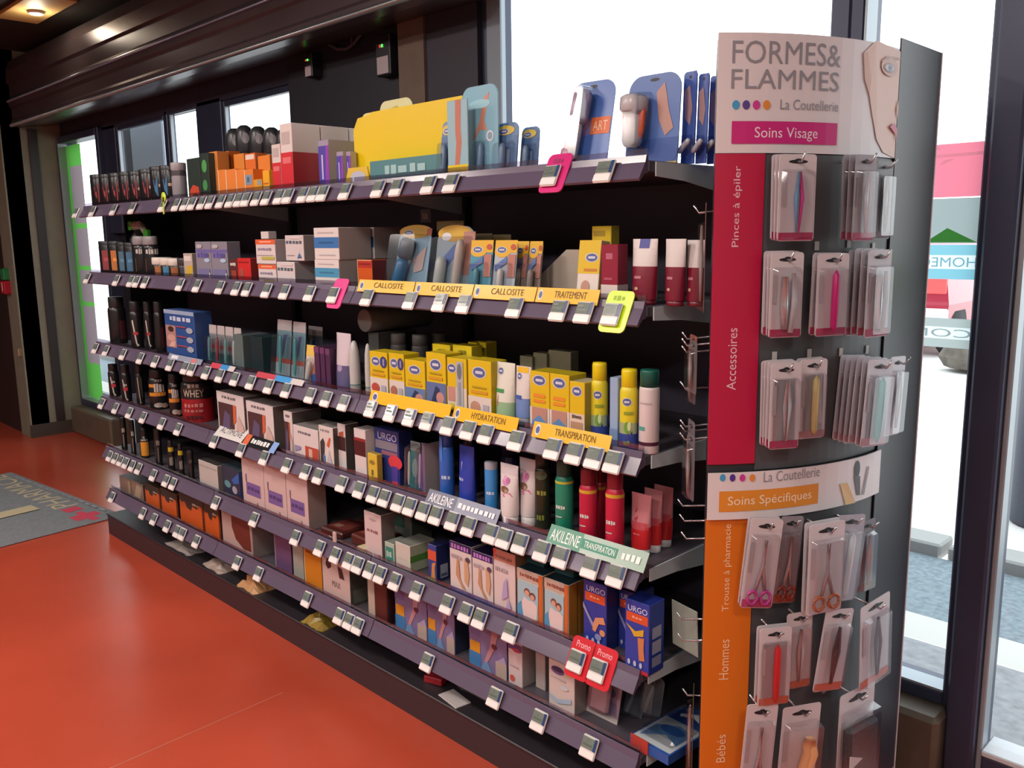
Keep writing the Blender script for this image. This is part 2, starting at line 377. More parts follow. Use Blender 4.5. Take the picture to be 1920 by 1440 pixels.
mb.build('window_sticker', label='tall green window sticker with lilac picture fields on the far left pane', category='sticker')
RW = 3.3284; 
decal('window_sticker', 'pinkish red band sticker on the narrow right window', 3.13, 1.4271, 3.42, 1.5492, sticker('red_vinyl', 'ea8296', .75), [('p', [(.0, .86), (.62, .90), (.62, .96), (0, .94)], sticker('white_vinyl', 'ffffff', .7)), ('p', [(.3, .74), (1, .76), (1, .82), (.3, .80)], sticker('white_vinyl', 'ffffff', .7)), ('p', [(.62, .60), (.70, .66), (.74, .72), (.66, .70)], sticker('white_vinyl', 'ffffff', .7))])
GV = sticker('grey_vinyl', '9aa6a6', .8); G2 = sticker('leaf_vinyl', '5fae50', .8)
decal('window_sticker', 'grey sticker with green triangles below the red band', 3.13, 1.3205, 3.42, 1.4246, GV, [('p', [(.1, 1), (.36, 1), (.23, .62)], G2), ('p', [(.55, .02), (.95, .02), (.72, .34)], G2)])
TV = sticker('teal_vinyl', '84bfce', .8); WV = sticker('pale_vinyl', 'e2eef0', .8); MV = sticker('mist_vinyl', 'aeb8b6', .8)
def banded(label, z0, z1, base, txt, c):
    mb = MB(); X = (3.13, 3.42); h = z1 - z0
    for a, b, m in ((0, .3, base), (.3, .7, WV), (.7, 1, base)): mb.add([(X[0], .771, z0 + a * h), (X[1], .771, z0 + a * h), (X[1], .771, z0 + b * h), (X[0], .771, z0 + b * h)], [(0, 1, 2, 3)], m)
    mb.art([('t', .1, .36, .96, .64, base, txt, 2)], flat(3.13, .770, z0, .29, h)); mb.build('window_sticker', label=label, category='sticker')
banded('teal band sticker with mirrored lettering on the narrow right window', 1.2362, 1.3168, TV, 'HOMEOPATHIE', WV)
banded('grey band sticker with mirrored lettering below the teal one', 1.0734, 1.1435, MV, 'CONSEIL', WV)
decal('window_sticker', 'green and yellow sticker on the door glass at the right edge', 3.58, 1.1681, 3.80, 1.2804, sticker('lime_vinyl', '9fc63a', .6), [('p', [(0, 0), (1, 0), (1, .3), (0, .12)], WV)], y=.755)

# shutter housing above the left glazing
sh = thing('shutter_housing', (0, 0, 0), 'long dark ribbed roller shutter housing under the ceiling', 'shutter')
pr = [(.46, 2.11), (.452, 2.125), (.452, 2.145), (.462, 2.16), (.462, 2.225), (.452, 2.235), (.446, 2.26), (.452, 2.285), (.462, 2.30), (.462, 2.375), (.446, 2.385), (.45, 2.46), (.47, 2.525), (.50, 2.545), (.73, 2.545), (.73, 2.14), (.52, 2.11)]
mb = MB(); mb.prism(pr, -2.5, 1.95, M('5d5256', .30, .45, noise=.12, scale=3), axis='x'); mb.build('housing', sh)
mb = MB(); mb.tube([(-2.5, .452, 2.118), (1.95, .452, 2.118)], .011, M('8a8f92', .3, .7), 8); mb.build('bottom_highlight', sh)  # highlight along the lower edge, put in as a paler metal rod
mb = MB(); mb.tube([(-2.5, .445, 2.27), (1.95, .445, 2.27)], .007, M('76798a', .3, .6), 8); mb.build('rib_highlight', sh)  # bluish highlight on the rib, put into the colour of a thin rod

# ceiling lamps
def downlight(x, y, label):
    t = thing('ceiling_lamp', (x, y, 2.6), label, 'lamp', 'ceiling lamps')
    mb = MB(); mb.box(-.2, .2, -.2, .2, -.03, 0, M('d8d4cc', .4), .004); mb.build('frame', t)
    mb = MB(); mb.box(-.17, .17, -.17, .17, -.034, -.0301, glow('lamp_diffuser', 'fff0e0', 6)); mb.build('diffuser', t)
for i, (lx, ly) in enumerate(LAMPS): downlight(lx, ly, 'square white ceiling lamp above the shop floor, %s of the nine' % nth(i))
t = thing('spot_lamp', (-1.23, .27, 2.6), 'small bright spot in a brownish ceiling panel at top left', 'lamp')
mb = MB(); mb.box(-.30, .34, -.12, .10, -.02, 0, M('c8a468', .6), .003); mb.build('panel', t)
mb = MB(); mb.lathe([(0, -.035), (.04, -.035), (.045, -.02)], M('d0c8bc', .4), 16); mb.build('ring', t)
mb = MB(); mb.lathe([(0, -.037), (.03, -.037), (.03, -.0355)], glow('spot_bulb', 'fff2dd', 9), 12); mb.build('bulb', t)
sl = bpy.data.lights.new('spot_lamp_light', 'POINT'); sl.energy = 2.2; sl.shadow_soft_size = .03; sl.color = (1, .86, .66); so = bpy.data.objects.new('spot_lamp_light', sl); so.location = (-1.23, .27, 2.53); COL.objects.link(so)

# electrical gear on the dark wall section
t = thing('cable', (0.7373,0.705,2.1011), 'grey cable sagging across the dark wall above the shelves', 'cable')
c0 = Vector((0.7373,0.705,2.1011)); mb = MB(); mb.tube([Vector(p) - c0 for p in [(0.7373,0.705,2.1011), (0.7463,0.705,2.1516), (0.7776,0.705,2.1767), (0.826,0.705,2.1711), (0.8912,0.705,2.1419), (0.9548,0.705,2.1113), (1.0223,0.705,2.101), (1.0751,0.705,2.1132), (1.1205,0.705,2.1381), (1.1786,0.705,2.1562), (1.2583,0.705,2.1622), (1.3254,0.705,2.1659), (1.3683,0.705,2.1735)]], .007, M('565056', .5), 7); mb.build('cord', t)
for nm, (x, z), led, lab in (('control_box', (0.7885, 2.0356), '40ff50', 'small dark control box with white label and green light, left on the dark wall'), ('control_box', (1.3053, 1.9826), '40ff50', 'tall dark control box with white label and green light beside the beige pillar')):
    t = thing(nm, (x, .72, z), lab, 'control box')
    k = .8 if x < 1 else 1.25
    mb = MB(); mb.box(-.035 * k, .035 * k, -.05, 0, -.02 * k, .10 * k, M('1d1c22', .4), .004); mb.build('housing', t)
    mb = MB(); mb.box(-.028 * k, .028 * k, -.052, -.0505, -.015 * k, .035 * k, M('b9aab0', .5)); mb.build('paper_label', t)
    mb = MB(); mb.box(-.004, .004, -.053, -.0505, .062 * k, .070 * k, glow('green_led', led, 3)); mb.box(-.016, -.012, -.053, -.0505, .062 * k, .07 * k, glow('red_led', 'ff3030', 1.5)); mb.build('indicator', t)
mb = MB(); mb.box(-.03, .03, -.04, 0, 0, .07, M('4d494c', .5), .01); mb.tube([(0, -.02, 0), (0, -.02, -.05)], .004, M('4a464a', .5)); mb.build('junction_box', loc=(1.0678,0.72,2.1569), label='small grey junction box under the shutter housing', category='control box')
mb = MB(); mb.box(-.02, .02, -.01, 0, -.06, .06, M('8d9aa6', .4), .003); mb.build('cover_plate', loc=(0.5633,0.735,2.1457), label='pale grey plate at the corner left of the dark wall', category='plate')
# device beside the far door
t = thing('alarm_button', (-2.66, .385, 1.09), 'red and green wall button box beside the dark left door', 'alarm button')
mb = MB(); mb.box(-.05, .05, -.05, 0, -.09, 0.0, M('b01f30', .4), .006); mb.box(-.006, .006, -.052, -.0502, -.07, -.01, M('e0cfc0', .4)); mb.build('red_button', t)
mb = MB(); mb.box(-.04, .04, -.045, 0, .005, .085, M('2d7d4a', .4), .006); mb.build('green_button', t)
mb = MB(); mb.box(-.02, .02, -.03, 0, -.03, .03, M('b9a48a', .3, .5), .006); mb.build('door_knob', loc=(-2.55, .385, .60), label='small brass coloured lock plate low on the dark left wall', category='lock')

# entrance mat
mt = thing('entrance_mat', (-.205, -.16, 0), 'grey entrance mat with beige letters and a red cross on the red floor', 'mat', None, (0, 0, math.radians(6)))
mb = MB(); mb.box(-1.33, 0, -1.1, .29, 0, .008, M('767a7e', .95, noise=.12, scale=60), .003); mb.build('carpet', mt)
mb = MB(); bf = M('b7a98a', .95); rd = M('c03f55', .95)
mb.art([('t', -1.3, .115, -.36, .235, bf, 'PHARMACIE', 3), ('p', [(-.22, .15), (-.17, .15), (-.17, .10), (-.08, .10), (-.08, .15), (-.03, .15), (-.03, .19), (-.10, .19), (-.10, .23), (-.17, .23), (-.17, .19), (-.22, .19)], rd), ('p', [(-.33, .13), (-.25, .13), (-.25, .21), (-.33, .21)], rd), *WR(-1.2, .252, -.1, .268, M('8f9297', .95), 16), ('t', -1.12, -.50, -.42, .07, bf, 'M', 3)], lambda u, v, l: (u, v, .0085 + .0002 * l)); mb.build('lettering', mt)

# ================================================================== outside
mb = MB(); mb.add([(-14, .86, -.06), (14, .86, -.06), (14, 1.62, -.08), (-14, 1.62, -.08)], [(0, 1, 2, 3)], M('8b8d90', .9, noise=.2, scale=30)); mb.add([(-14, 1.62, -.079), (14, 1.62, -.079), (14, 1.84, -.08), (-14, 1.84, -.08)], [(0, 1, 2, 3)], M('c2c0ba', .9)); mb.add([(-14, 1.84, -.09), (14, 1.84, -.09), (14, 2.55, -.1), (-14, 2.55, -.1)], [(0, 1, 2, 3)], M('77838a', .95, noise=.25, scale=40))
struct(mb, 'pavement')
mb = MB(); mb.box(-14, 2.8, 2.55, 2.72, -.12, -.04, M('9a9a98', .9), .01); mb.box(2.83, 14, 2.55, 2.72, -.12, -.04, M('9a9a98', .9), .01); struct(mb, 'kerb')
mb = MB(); mb.add([(-40, 2.7, -.05), (40, 2.7, -.05), (40, 60, -.05), (-40, 60, -.05)], [(0, 1, 2, 3)], M('d6d4d0', .9)); struct(mb, 'road')
t = thing('litter_bin', (3.08, 3.25, -.05), 'dark round street bin outside the glass door', 'bin')
mb = MB(); mb.lathe([(0, 0), (.19, 0), (.2, .02), (.2, .86), (.18, .88)], M('353a4a', .5), 28); mb.build('drum', t); mb = MB(); mb.lathe([(.205, .86), (.21, .88), (.21, .93), (.19, .95), (0, .95)], M('2b2f3c', .5), 28); mb.build('rim', t)
# red car across the road
t = thing('car', (-.14, 8.6, -.05), 'red hatchback with white bumper parked across the road', 'car', None, (0, 0, math.radians(2)))
mb = MB(); pf = [(-.85, .35), (.85, .35), (.88, .6), (.84, .92), (.70, .98), (.58, 1.38), (-.58, 1.38), (-.70, .98), (-.84, .92), (-.88, .6)]
mb.prism(pf, 0, 2.4, M('a02038', .3, coat=.5)); mb.build('body', t)
mb = MB(); mb.prism([(-.62, 1.0), (.62, 1.0), (.52, 1.33), (-.52, 1.33)], -.012, -.002, M('2a2e36', .1)); mb.build('rear_window', t)
mb = MB(); mb.box(-.88, .88, -.08, .02, .36, .56, M('dcdcdc', .4), .02); mb.build('bumper', t)
for sx in (-1, 1):
    mb = MB(); mb.box(sx * .72 - .13, sx * .72 + .13, -.02, .02, .72, .90, M('ff5a5a', .2), .01); mb.build('tail_light', t)
    for yy in (.45, 1.95):
        mb = MB(); mb.lathe([(0, -.09), (.28, -.09), (.31, -.06), (.31, .06), (.28, .09), (0, .09)], M('1c1c1e', .8), 20, sx * .78, yy, .31, axis='x'); mb.build('wheel', t)
for i, (x, y, r) in enumerate(((1.25, 7.9, .30), (1.95, 8.2, .26), (.98, 8.35, .14))):
    mb = MB(); vs = []; rr = random.Random(i)
    prf = [(0, 0), (r, .05), (r * 1.05, r * .5), (r * .75, r * 1.15), (r * .3, r * 1.45), (0, r * 1.5)]
    mb.lathe(prf, M('5f5850', .9, noise=.4, scale=6), 9, sy=.8, smooth=False); mb.v = [(a + rr.uniform(-.03, .03), b + rr.uniform(-.03, .03), c) for a, b, c in mb.v]
    mb.build('rock', loc=(x, y, -.05), label=('large grey rock beside the red car outside', 'grey rock at the right of the rock group outside', 'smallest grey rock nearest the red car')[i], category='rock')
mb = MB(); mb.box(-2.6748, -2.1119, 0, .08, 0, 2.9, M('c3d0de', .6), .01); mb.box(-2.8242, -2.6748, .0, .09, 0, 2.9, M('5a6068', .6)); mb.build('street_panel', loc=(0, 1.3, -.07), label='tall pale grey panel standing outside the left glazing', category='panel')

# ================================================================== the shelving unit
SZ = [1.493, 1.207, .897, .648, .412, .215]
LEN = 3.04
G = thing('shelving_unit', (0, 0, 0), 'long dark shop shelving unit with six shelf levels full of pharmacy goods', 'shelving unit')
SD = M('48444c', .42); RAIL = M('5f5468', .22); BR = M('c4d4d8', .4)
mb = MB(); mb.box(0, LEN, .43, .45, .0, 1.492, M('4c4858', .6)); mb.build('back_panel', G)
mb = MB(); mb.box(-.02, LEN + .02, -.02, .45, 0, .09, M('33262b', .5)); mb.build('plinth', G)
mb = MB(); mb.box(-.02, LEN + .02, -.025, .45, .0905, .098, M('2b262b', .4), .002); mb.build('base_deck', G)
mb = MB(); mb.box(-.004, .0, .165, .43, .098, 1.48, M('191b22', .5)); mb.build('end_panel', G)
for bx in (0.0, 1.02, 2.04, LEN):
    mb = MB(); mb.box(bx - .012, bx + .012, .40, .4295, .098, 1.49, M('232028', .5)); mb.build('upright', G)
BAYS = [(0.0, 1.02), (1.02, 2.04), (2.04, LEN)]
BAYS_LOW = [(0.0, 1.07), (1.07, 2.06), (2.06, LEN)]
for si, zs in enumerate(SZ):
    for bi, (b0, b1) in enumerate(BAYS_LOW if si > 2 else BAYS):
        mb = MB(); mb.box(b0 + .001, b1 - .001, .0, .4285, zs - .022, zs, SD, .002); sf = mb.build('shelf', G)
        mb = MB(); q = zs
        mb.prism([(-.002, q + .010), (-.006, q + .010), (-.010, q - .004), (-.030, q - .036), (-.026, q - .040), (-.012, q - .026), (-.001, q - .024), (-.001, q)], b0 + .002, b1 - .002, RAIL, axis='x'); mb.build('price_rail', sf)
        mb = MB(); mb.box(b0 + .004, b1 - .004, .0005, .0022, zs + .0003, zs + .022, SMOKE); mb.build('riser_lip', sf)
        for xx in ((b1 - .003,) if bi < 2 else (b1,)):
            mb = MB(); mb.prism([(.02, zs - .002), (.02, zs - .03), (.12, zs - .036), (.40, zs - .075), (.40, zs - .002)], xx, xx + .0025, BR, axis='x'); mb.build('bracket', sf)
mb = MB(); mb.prism([(.10, 1.180), (.10, 1.150), (.40, 1.115), (.40, 1.180)], .003, .006, M('9fb0b4', .4), axis='x'); mb.build('bracket', G)

# ------------------------------------------------------------------ price tags on the rails
TAGM = MB(); TAGM.box(-.0225, .0225, 0, .007, -.050, 0, M('d6d2cf', .3), .003)
TAGM.art([('r', .80, .40, .97, .95, M('23406e', .3)), ('r', .04, .05, .96, .34, M('e9e6e4', .35))], flat(-.0225, 0, -.050, .045, .050))
SCR = MB(); SCR.box(-.0200, .0130, -.0008, 0, -.0295, -.004, M('707b74', .15)); SCR.art([('r', .1, .25, .9, .45, M('5d675f', .3)), ('r', .1, .6, .55, .8, M('6a746c', .3))], flat(-.02, -.0008, -.0295, .033, .0255))
tag0 = None
def tags(level, zs, xs, where):
    global tag0
    for i, x in enumerate(xs):
        if tag0 is None:
            o = TAGM.build('price_tag'); sc = SCR.build('screen', o); tag0 = (o, sc)
        else:
            o = tag0[0].copy(); COL.objects.link(o); sc = tag0[1].copy(); COL.objects.link(sc); sc.parent = o
        o.location = (x, -.020, zs + .006); o.rotation_euler = (math.radians(-27), 0, 0)
        o['label'] = 'white grey-screened price tag on the %s rail, %s from its left end' % (where, nth(i)); o['category'] = 'price tag'; o['group'] = 'price tags on the %s shelf rail' % where
tags(0, SZ[0], [-0.0342,0.1626,0.3965,0.5849,0.8633,0.98,1.0489,1.1075,1.1806,1.2435,1.3196,1.3858,1.4428,1.4915,1.5556,1.6177,1.6934,1.7452,1.8275,1.8813,1.9309,2.0412,2.1921,2.2715,2.3991,2.4824,2.8043,2.9508], 'topmost')
tags(1, SZ[1], [0.0277,0.3599,0.5087,0.5669,0.6492,0.9615,1.099,1.2712,1.3872,1.4588,1.5849,1.694,1.8353,1.9584,2.1235,2.3118,2.4302,2.5192,2.6913,2.8262,2.8971,2.9713], 'second highest')
tags(2, SZ[2], [0.0461,0.1708,0.3592,0.5402,0.6843,0.8204,0.9491,1.0066,1.1215,1.2268,1.3348,1.4448,1.5628,1.671,1.8096,1.8967,1.988,2.1206,2.2108,2.2942,2.3671,2.4493,2.5254,2.5885,2.6918,2.8076,2.8706,2.9264,2.9786], 'third highest')
tags(3, SZ[3], [0.0619,0.2221,0.3734,0.5165,0.6974,0.8472,1.1462,1.3434,1.5032,1.6483,1.7592,1.8317,1.9579,2.0472,2.1146,2.1672,2.2302,2.2818,2.3386,2.3913,2.457,2.52,2.5997,2.6472,2.7005,2.7714,2.8293,2.9172,2.9884], 'fourth highest')
tags(4, SZ[4], [0.1007,0.1626,0.2231,0.2824,0.3518,0.4195,0.5709,0.694,0.7582,1.1241,1.4069,1.6763,1.8169,1.9054,1.976,2.0235,2.0812,2.1329,2.2028,2.3004,2.4275,2.5009,2.5533,2.6644,2.8758,2.9384], 'fifth highest')
tags(5, SZ[5], [0.0804,0.424,0.5383,0.6683,0.7628,0.8103,0.9325,1.2595,1.4125,1.7246,1.9099,1.9614,2.0089,2.3353,2.6037,2.7575,2.9146], 'lowest')
# coloured frames behind some tags
def tagframe(x, zs, col, label, txt=None):
    mb = MB(); o = rrect(-.034, .034, -.062, .03, .012, 4); mb.prism(o, .0085, .011, M(col, .3))
    if txt: mb.art([('t', .2, .74, .8, .9, 'e8b8c0', txt)] if txt == 'Promo' else WR(.25, .76, .7, .88, shade(col, .75), 3), flat(-.034, .0085, -.062, .068, .092))
    mb.build('tag_frame', loc=(x, -.020, zs + .006), rot=(math.radians(-27), 0, 0), label=label, category='tag frame')
tagframe(2.8104, SZ[0], 'd02a7a', 'magenta tag frame on the top shelf rail by the blue packs', 'PRIX')
tagframe(1.9692, SZ[1], 'd83a88', 'pink tag frame at the end of the yellow strip on the second shelf')
tagframe(2.9768, SZ[1], 'c8f020', 'neon yellow tag frame near the burgundy tubes', 'PRIX')
tagframe(2.8806, SZ[4], 'c8202f', 'left red tag frame below the tall blue boxes', 'Promo')
tagframe(2.943, SZ[4], 'c8202f', 'right red tag frame below the tall blue boxes', 'Promo')
mb = MB(); mb.lathe([(0, 0), (.018, 0), (.018, .003), (0, .003)], M('c6e04a', .4), 14, axis='y'); mb.prism([(-.006, 0), (.004, 0), (-.004, -.06), (-.014, -.06)], .0, .002, M('b8d048', .4)); mb.build('shelf_clip', loc=(0.9224, -.048, 1.505), label='small lime green clip on the top rail below the grey can', category='clip')
# printed strips standing on the rails
def strip(x0, x1, zs, hgt, col, label, art=(), tilt=-20, y=-.009):
    w = x1 - x0; mb = MB(); mb.box(-w / 2, w / 2, -.0015, 0, 0, hgt, M(col, .25)); mb.art(art, flat(-w / 2, -.0015, 0, w, hgt))
    mb.build('shelf_strip', loc=((x0 + x1) / 2, y - .008, zs + (-.003 if tilt == -20 else .002)), rot=(math.radians(tilt), 0, 0), label=label, category='shelf strip')
YL = 'e8b420'
def cal_art(txt, tx=.3): return [('e', .07, .5, .035, .36, 'd8dbe4'), ('e', .07, .5, .026, .24, '4a5a90')] + ([('t', tx, .36, .82, .80, '5a4410', txt)] if txt else [])
for (a, b), t_, lb in zip([(2.0621,2.3086), (2.313,2.5338), (2.5376,2.7426), (2.7459,2.9241)], ('CALLOSITE', 'CALLOSITE', 'CALLOSITE', 'TRAITEMENT'), ('leftmost yellow strip on the second shelf, below the orange box', 'yellow strip on the second shelf, second from the left', 'yellow strip on the second shelf, third from the left', 'rightmost yellow strip on the second shelf, below the burgundy box')):
    strip(a, b, SZ[1], .034, YL, lb, cal_art(t_))
for (a, b), t_, lb in zip([(2.0963,2.4399), (2.4523,2.6804), (2.7306,2.9578)], ('', 'HYDRATATION', 'TRANSPIRATION'), ('pale yellow strip at the left of the yellow foot care boxes', 'yellow strip below the white and green tube', 'yellow strip below the yellow and blue spray cans')):
    strip(a, b, SZ[2], .036, YL, lb, cal_art(t_))
(a, b) = (2.3327,2.6062); strip(a, b, SZ[3], .040, '8d93a6', 'grey strip with white lettering below the blue tubes', [('r', 0, 0, .42, 1, '6e7488'), ('t', .04, .2, .38, .8, 'f2f2f2', 'AKILEINE'), *WR(.46, .3, .97, .7, 'e8e8ee', 9)], -30)
(a, b) = (2.7738,3.0522); strip(a, b, SZ[3], .044, '9db8aa', 'pale green strip with white lettering below the spray cans', [('r', 0, 0, .36, 1, '5e9a84'), ('t', .03, .2, .34, .8, 'f4f4f0', 'AKILEINE'), ('r', .36, .25, .72, .75, '3f9078'), ('t', .39, .34, .70, .66, 'f0f4f0', 'TRANSPIRATION'), *WR(.77, .3, .96, .7, 'e8f0ea', 4)], -30)
(a, b) = (1.1251,1.3244); strip(a, b, SZ[3], .055, 'd8d4d2', 'white sign with black lettering on the fourth rail', [('t', .12, .3, .9, .72, '2a2a2a', 'ACTIMOVE')], -45)
(a, b) = (1.3358,1.5484); strip(a, b, SZ[3], .040, '1d1c20', 'black strip with orange and blue ends on the fourth rail', [('r', 0, 0, .16, 1, 'd06038'), ('r', .84, 0, 1, 1, '7fa0d8'), *WR(.22, .3, .80, .75, 'e0e0e0', 7)], -40)
for (a, b), c1, c2, lb in zip([(1.1337,1.3047), (1.4594,1.7469)], ('c03a4a', 'b83848'), ('2f86c8', '3090d0'), ('small red and blue sign on the third rail below the clear packs', 'red, blue and white sign on the third rail below the toothbrush packs')):
    strip(a, b, SZ[2], .020, 'cfcaca', lb, [('r', 0, 0, .42, 1, c1), ('r', .42, 0, .75, 1, c2)], -35)
(a, b) = (0.7765,1.058); strip(a, b, SZ[2], .022, '8f98ac', 'pale strip with small marks below the blue bandage box', [('r', .1, .2, .3, .8, 'd8d8e0'), ('r', .7, .2, .85, .8, 'c87070')], -30)

# ================================================================== the accessory stand at the end of the shelves
P0 = (3.2236, -.0557); RAD = .5363
def arc(f, off=0.0):
    a = PI / 4 + min(max(f, 0), 1) * PI / 4
    x = P0[0] + RAD * (math.sin(a) - math.sin(PI / 4)); y = P0[1] + RAD * (math.cos(PI / 4) - math.cos(a))
    if f > 1: y += (f - 1) * PI / 4 * RAD
    return x + off * math.sin(a), y - off * math.cos(a)
def am(off=.0):
    return lambda u, v, l: (*arc(u, off + .0006 + .00025 * l), v)
ST = thing('display_stand', (0, 0, 0), 'tall curved accessory stand with white, magenta and orange panels at the shelf end', 'display stand')
ZT = 1.691
def arcpanel(f0, f1, z0, z1, mat, off, th=.004, n=14):
    mb = MB(); a = [arc(f0 + (f1 - f0) * i / n, off) for i in range(n + 1)]; b = [arc(f0 + (f1 - f0) * i / n, off - th) for i in range(n + 1)]
    mb.prism(a + b[::-1], z0, z1, mat, axis='z'); return mb
core = [arc(i / 14, -.004) for i in range(15)] + [(3.377, .531), (3.13, .531), (3.105, .15), (3.122, .10)]
mb = MB(); mb.prism(core, .0, ZT - .01, M('33333a', .4), axis='z'); mb.build('core', ST)
mb = MB(); mb.box(3.3815, 3.385, .325, .531, .1, ZT + .02, M('26262e', .35)); mb.build('side_panel', ST)
mb = MB(); mb.box(3.3812, 3.3865, .531, .535, .0, ZT + .02, M('c9bfc4', .4)); mb.build('edge_trim', ST)
WH = M('d9d3d6', .35); MG = M('b0123f', .4); OR = M('d2701a', .4); GT = M('6b6c72', .4)
z_a = 1.489; z_b = 0.9237; z_c = 0.8184
z_b2 = 0.9091
mb = arcpanel(0, 1, z_a, ZT, WH, .002)
PK = M('c2257a', .35); tx = M('8a8b93', .4)
mb.art([('t', 0.0575,1.6396,0.563,1.6777, tx, 'FORMES&'), ('t', 0.056,1.5975,0.5585,1.6306, tx, 'FLAMMES'),
  ('t', 0.2705,1.5636,0.561,1.5808, tx, 'La Coutellerie'),
  ('r', 0.063,1.5049,0.5605,1.5432, PK), ('t', 0.161,1.5095,0.455,1.5333, M('ead6e0', .4), 'Soins Visage'),
  ('p', [(0.696,1.669), (0.7805,1.6948), (1.0, 1.6857), (1.0, 1.489), (0.883,1.4976), (0.8225,1.5197), (0.779,1.5638), (0.752,1.5963), (0.7125,1.6231)], M('d9b9ac', .45)),
  ('p', [(0.696,1.669), (0.7245,1.6719), (0.757,1.6247), (0.752,1.5963), (0.7125,1.6231)], M('cba393', .45)),
  ('e', 0.9015,1.6534, .075, .017, M('c4a298', .45)), ('p', [(0.8135,1.6589), (0.8725,1.671), (0.9855,1.6739), (0.987,1.6701), (0.883,1.6668)], M('a88a80', .45)),
  ('e', 0.897,1.6512, .05, .0085, M('8d7a7c', .4)), ('e', 0.897,1.6512, .04, .0062, M('c9bcbe', .4)), ('e', 0.902,1.6515, .020, .0066, M('66748c', .3)), ('e', 0.902,1.6515, .009, .0030, M('30343c', .3)),
  ('p', [(1.0, 1.5978), (0.996,1.5954), (0.984,1.5792), (1.0, 1.5596)], M('c8a090', .45)),
  ('p', [(0.9235,1.5457), (0.9695,1.5541), (1.0, 1.5432), (1.0, 1.5175), (0.9885,1.5319)], M('b84a66', .4))], am(.002), 8)
mb.art([('e', *p, .016, .0078, c) for p, c in zip([(0.0785,1.5706), (0.1215,1.5706), (0.165,1.5706), (0.2095,1.5708)], (M('3f9cc8', .4), M('56408c', .4), M('c43a90', .4), M('d8893a', .4)))], am(.0022), 8)
mb.build('header_panel', ST)
f_m = (0.213,1.2124)[0]
mb = arcpanel(0, f_m, z_b, z_a - .001, MG, .002); LT = M('e0b9c8', .4)
mb.art([('t', 0.078,1.3255,0.116,1.4672, LT, 'Pinces à épiler', 1), ('t', 0.073,1.0648,0.1145,1.1795, LT, 'Accessoires', 1)], am(.002), 4); mb.build('magenta_strip', ST)
mb = arcpanel(0, (1.0155,0.8428)[0], z_c, z_b2, WH, .010, .003)
mb.art([('t', 0.2495,0.8878,0.5395,0.9078, tx, 'La Coutellerie'), ('r', 0.05,0.8341,0.5355,0.8741, M('d88a2e', .4)), ('t', 0.0885,0.8413,0.496,0.8635, M('f0dcc0', .4), 'Soins Spécifiques'),
  ('e', 0.7885,0.8856, .022, .018, M('33343c', .4)), ('p', [(0.766,0.8741), (0.8135,0.8706), (0.8225,0.8301), (0.796,0.8322)], M('50525a', .4)), ('p', [(0.667,0.8645), (0.72,0.8631), (0.786,0.8174), (0.713,0.8187)], M('d6b27c', .4)), ('p', [(0.875,0.8859), (0.8905,0.8847), (0.8555,0.8285), (0.841,0.8297)], M('8d8790', .4))], am(.010), 8)
mb.art([('e', *p, .013, .0072, c) for p, c in zip([(0.063,0.9004), (0.1065,0.8999), (0.1505,0.8991), (0.1955,0.8982)], (M('3f9cc8', .4), M('4a3090', .4), M('c43a90', .4), M('d8893a', .4)))], am(.0102), 8)
mb.build('middle_band', ST)
f_o = (0.2215,0.623)[0]
mb = arcpanel(0, f_o, .02, z_c - .001, OR, .002); LO = M('ecc9a0', .4)
mb.art([('t', 0.0835,0.6318,0.123,0.807, LO, 'Trousse à pharmacie', 1), ('t', 0.078,0.4901,0.1225,0.5738, LO, 'Hommes', 1), ('t', 0.077,0.313,0.119,0.3732, LO, 'Bébés', 1)], am(.002), 4); mb.build('orange_strip', ST)
# grey peg panels and little number tags
for k, (z1, z0) in enumerate(((z_a - .002, z_b2 + .001), (z_c - .002, .03))):
    mb = arcpanel((f_m, f_o)[k] + .003, .995, z0, z1, M('4a4c50', .45), .000); mb.build('peg_panel', ST)
for p in [(0.4805,1.3251), (0.67,1.3288), (0.855,1.3205), (0.48,1.2647), (0.289,1.1257), (0.466,1.1269), (0.654,1.1236), (0.8495,1.122), (0.6555,0.4285)]:
    mb = MB(); mb.art([('r', p[0] - .012, p[1] - .008, p[0] + .012, p[1] + .008, M('b7b3b0', .5))], am(.002), 2); mb.build('number_label', ST)

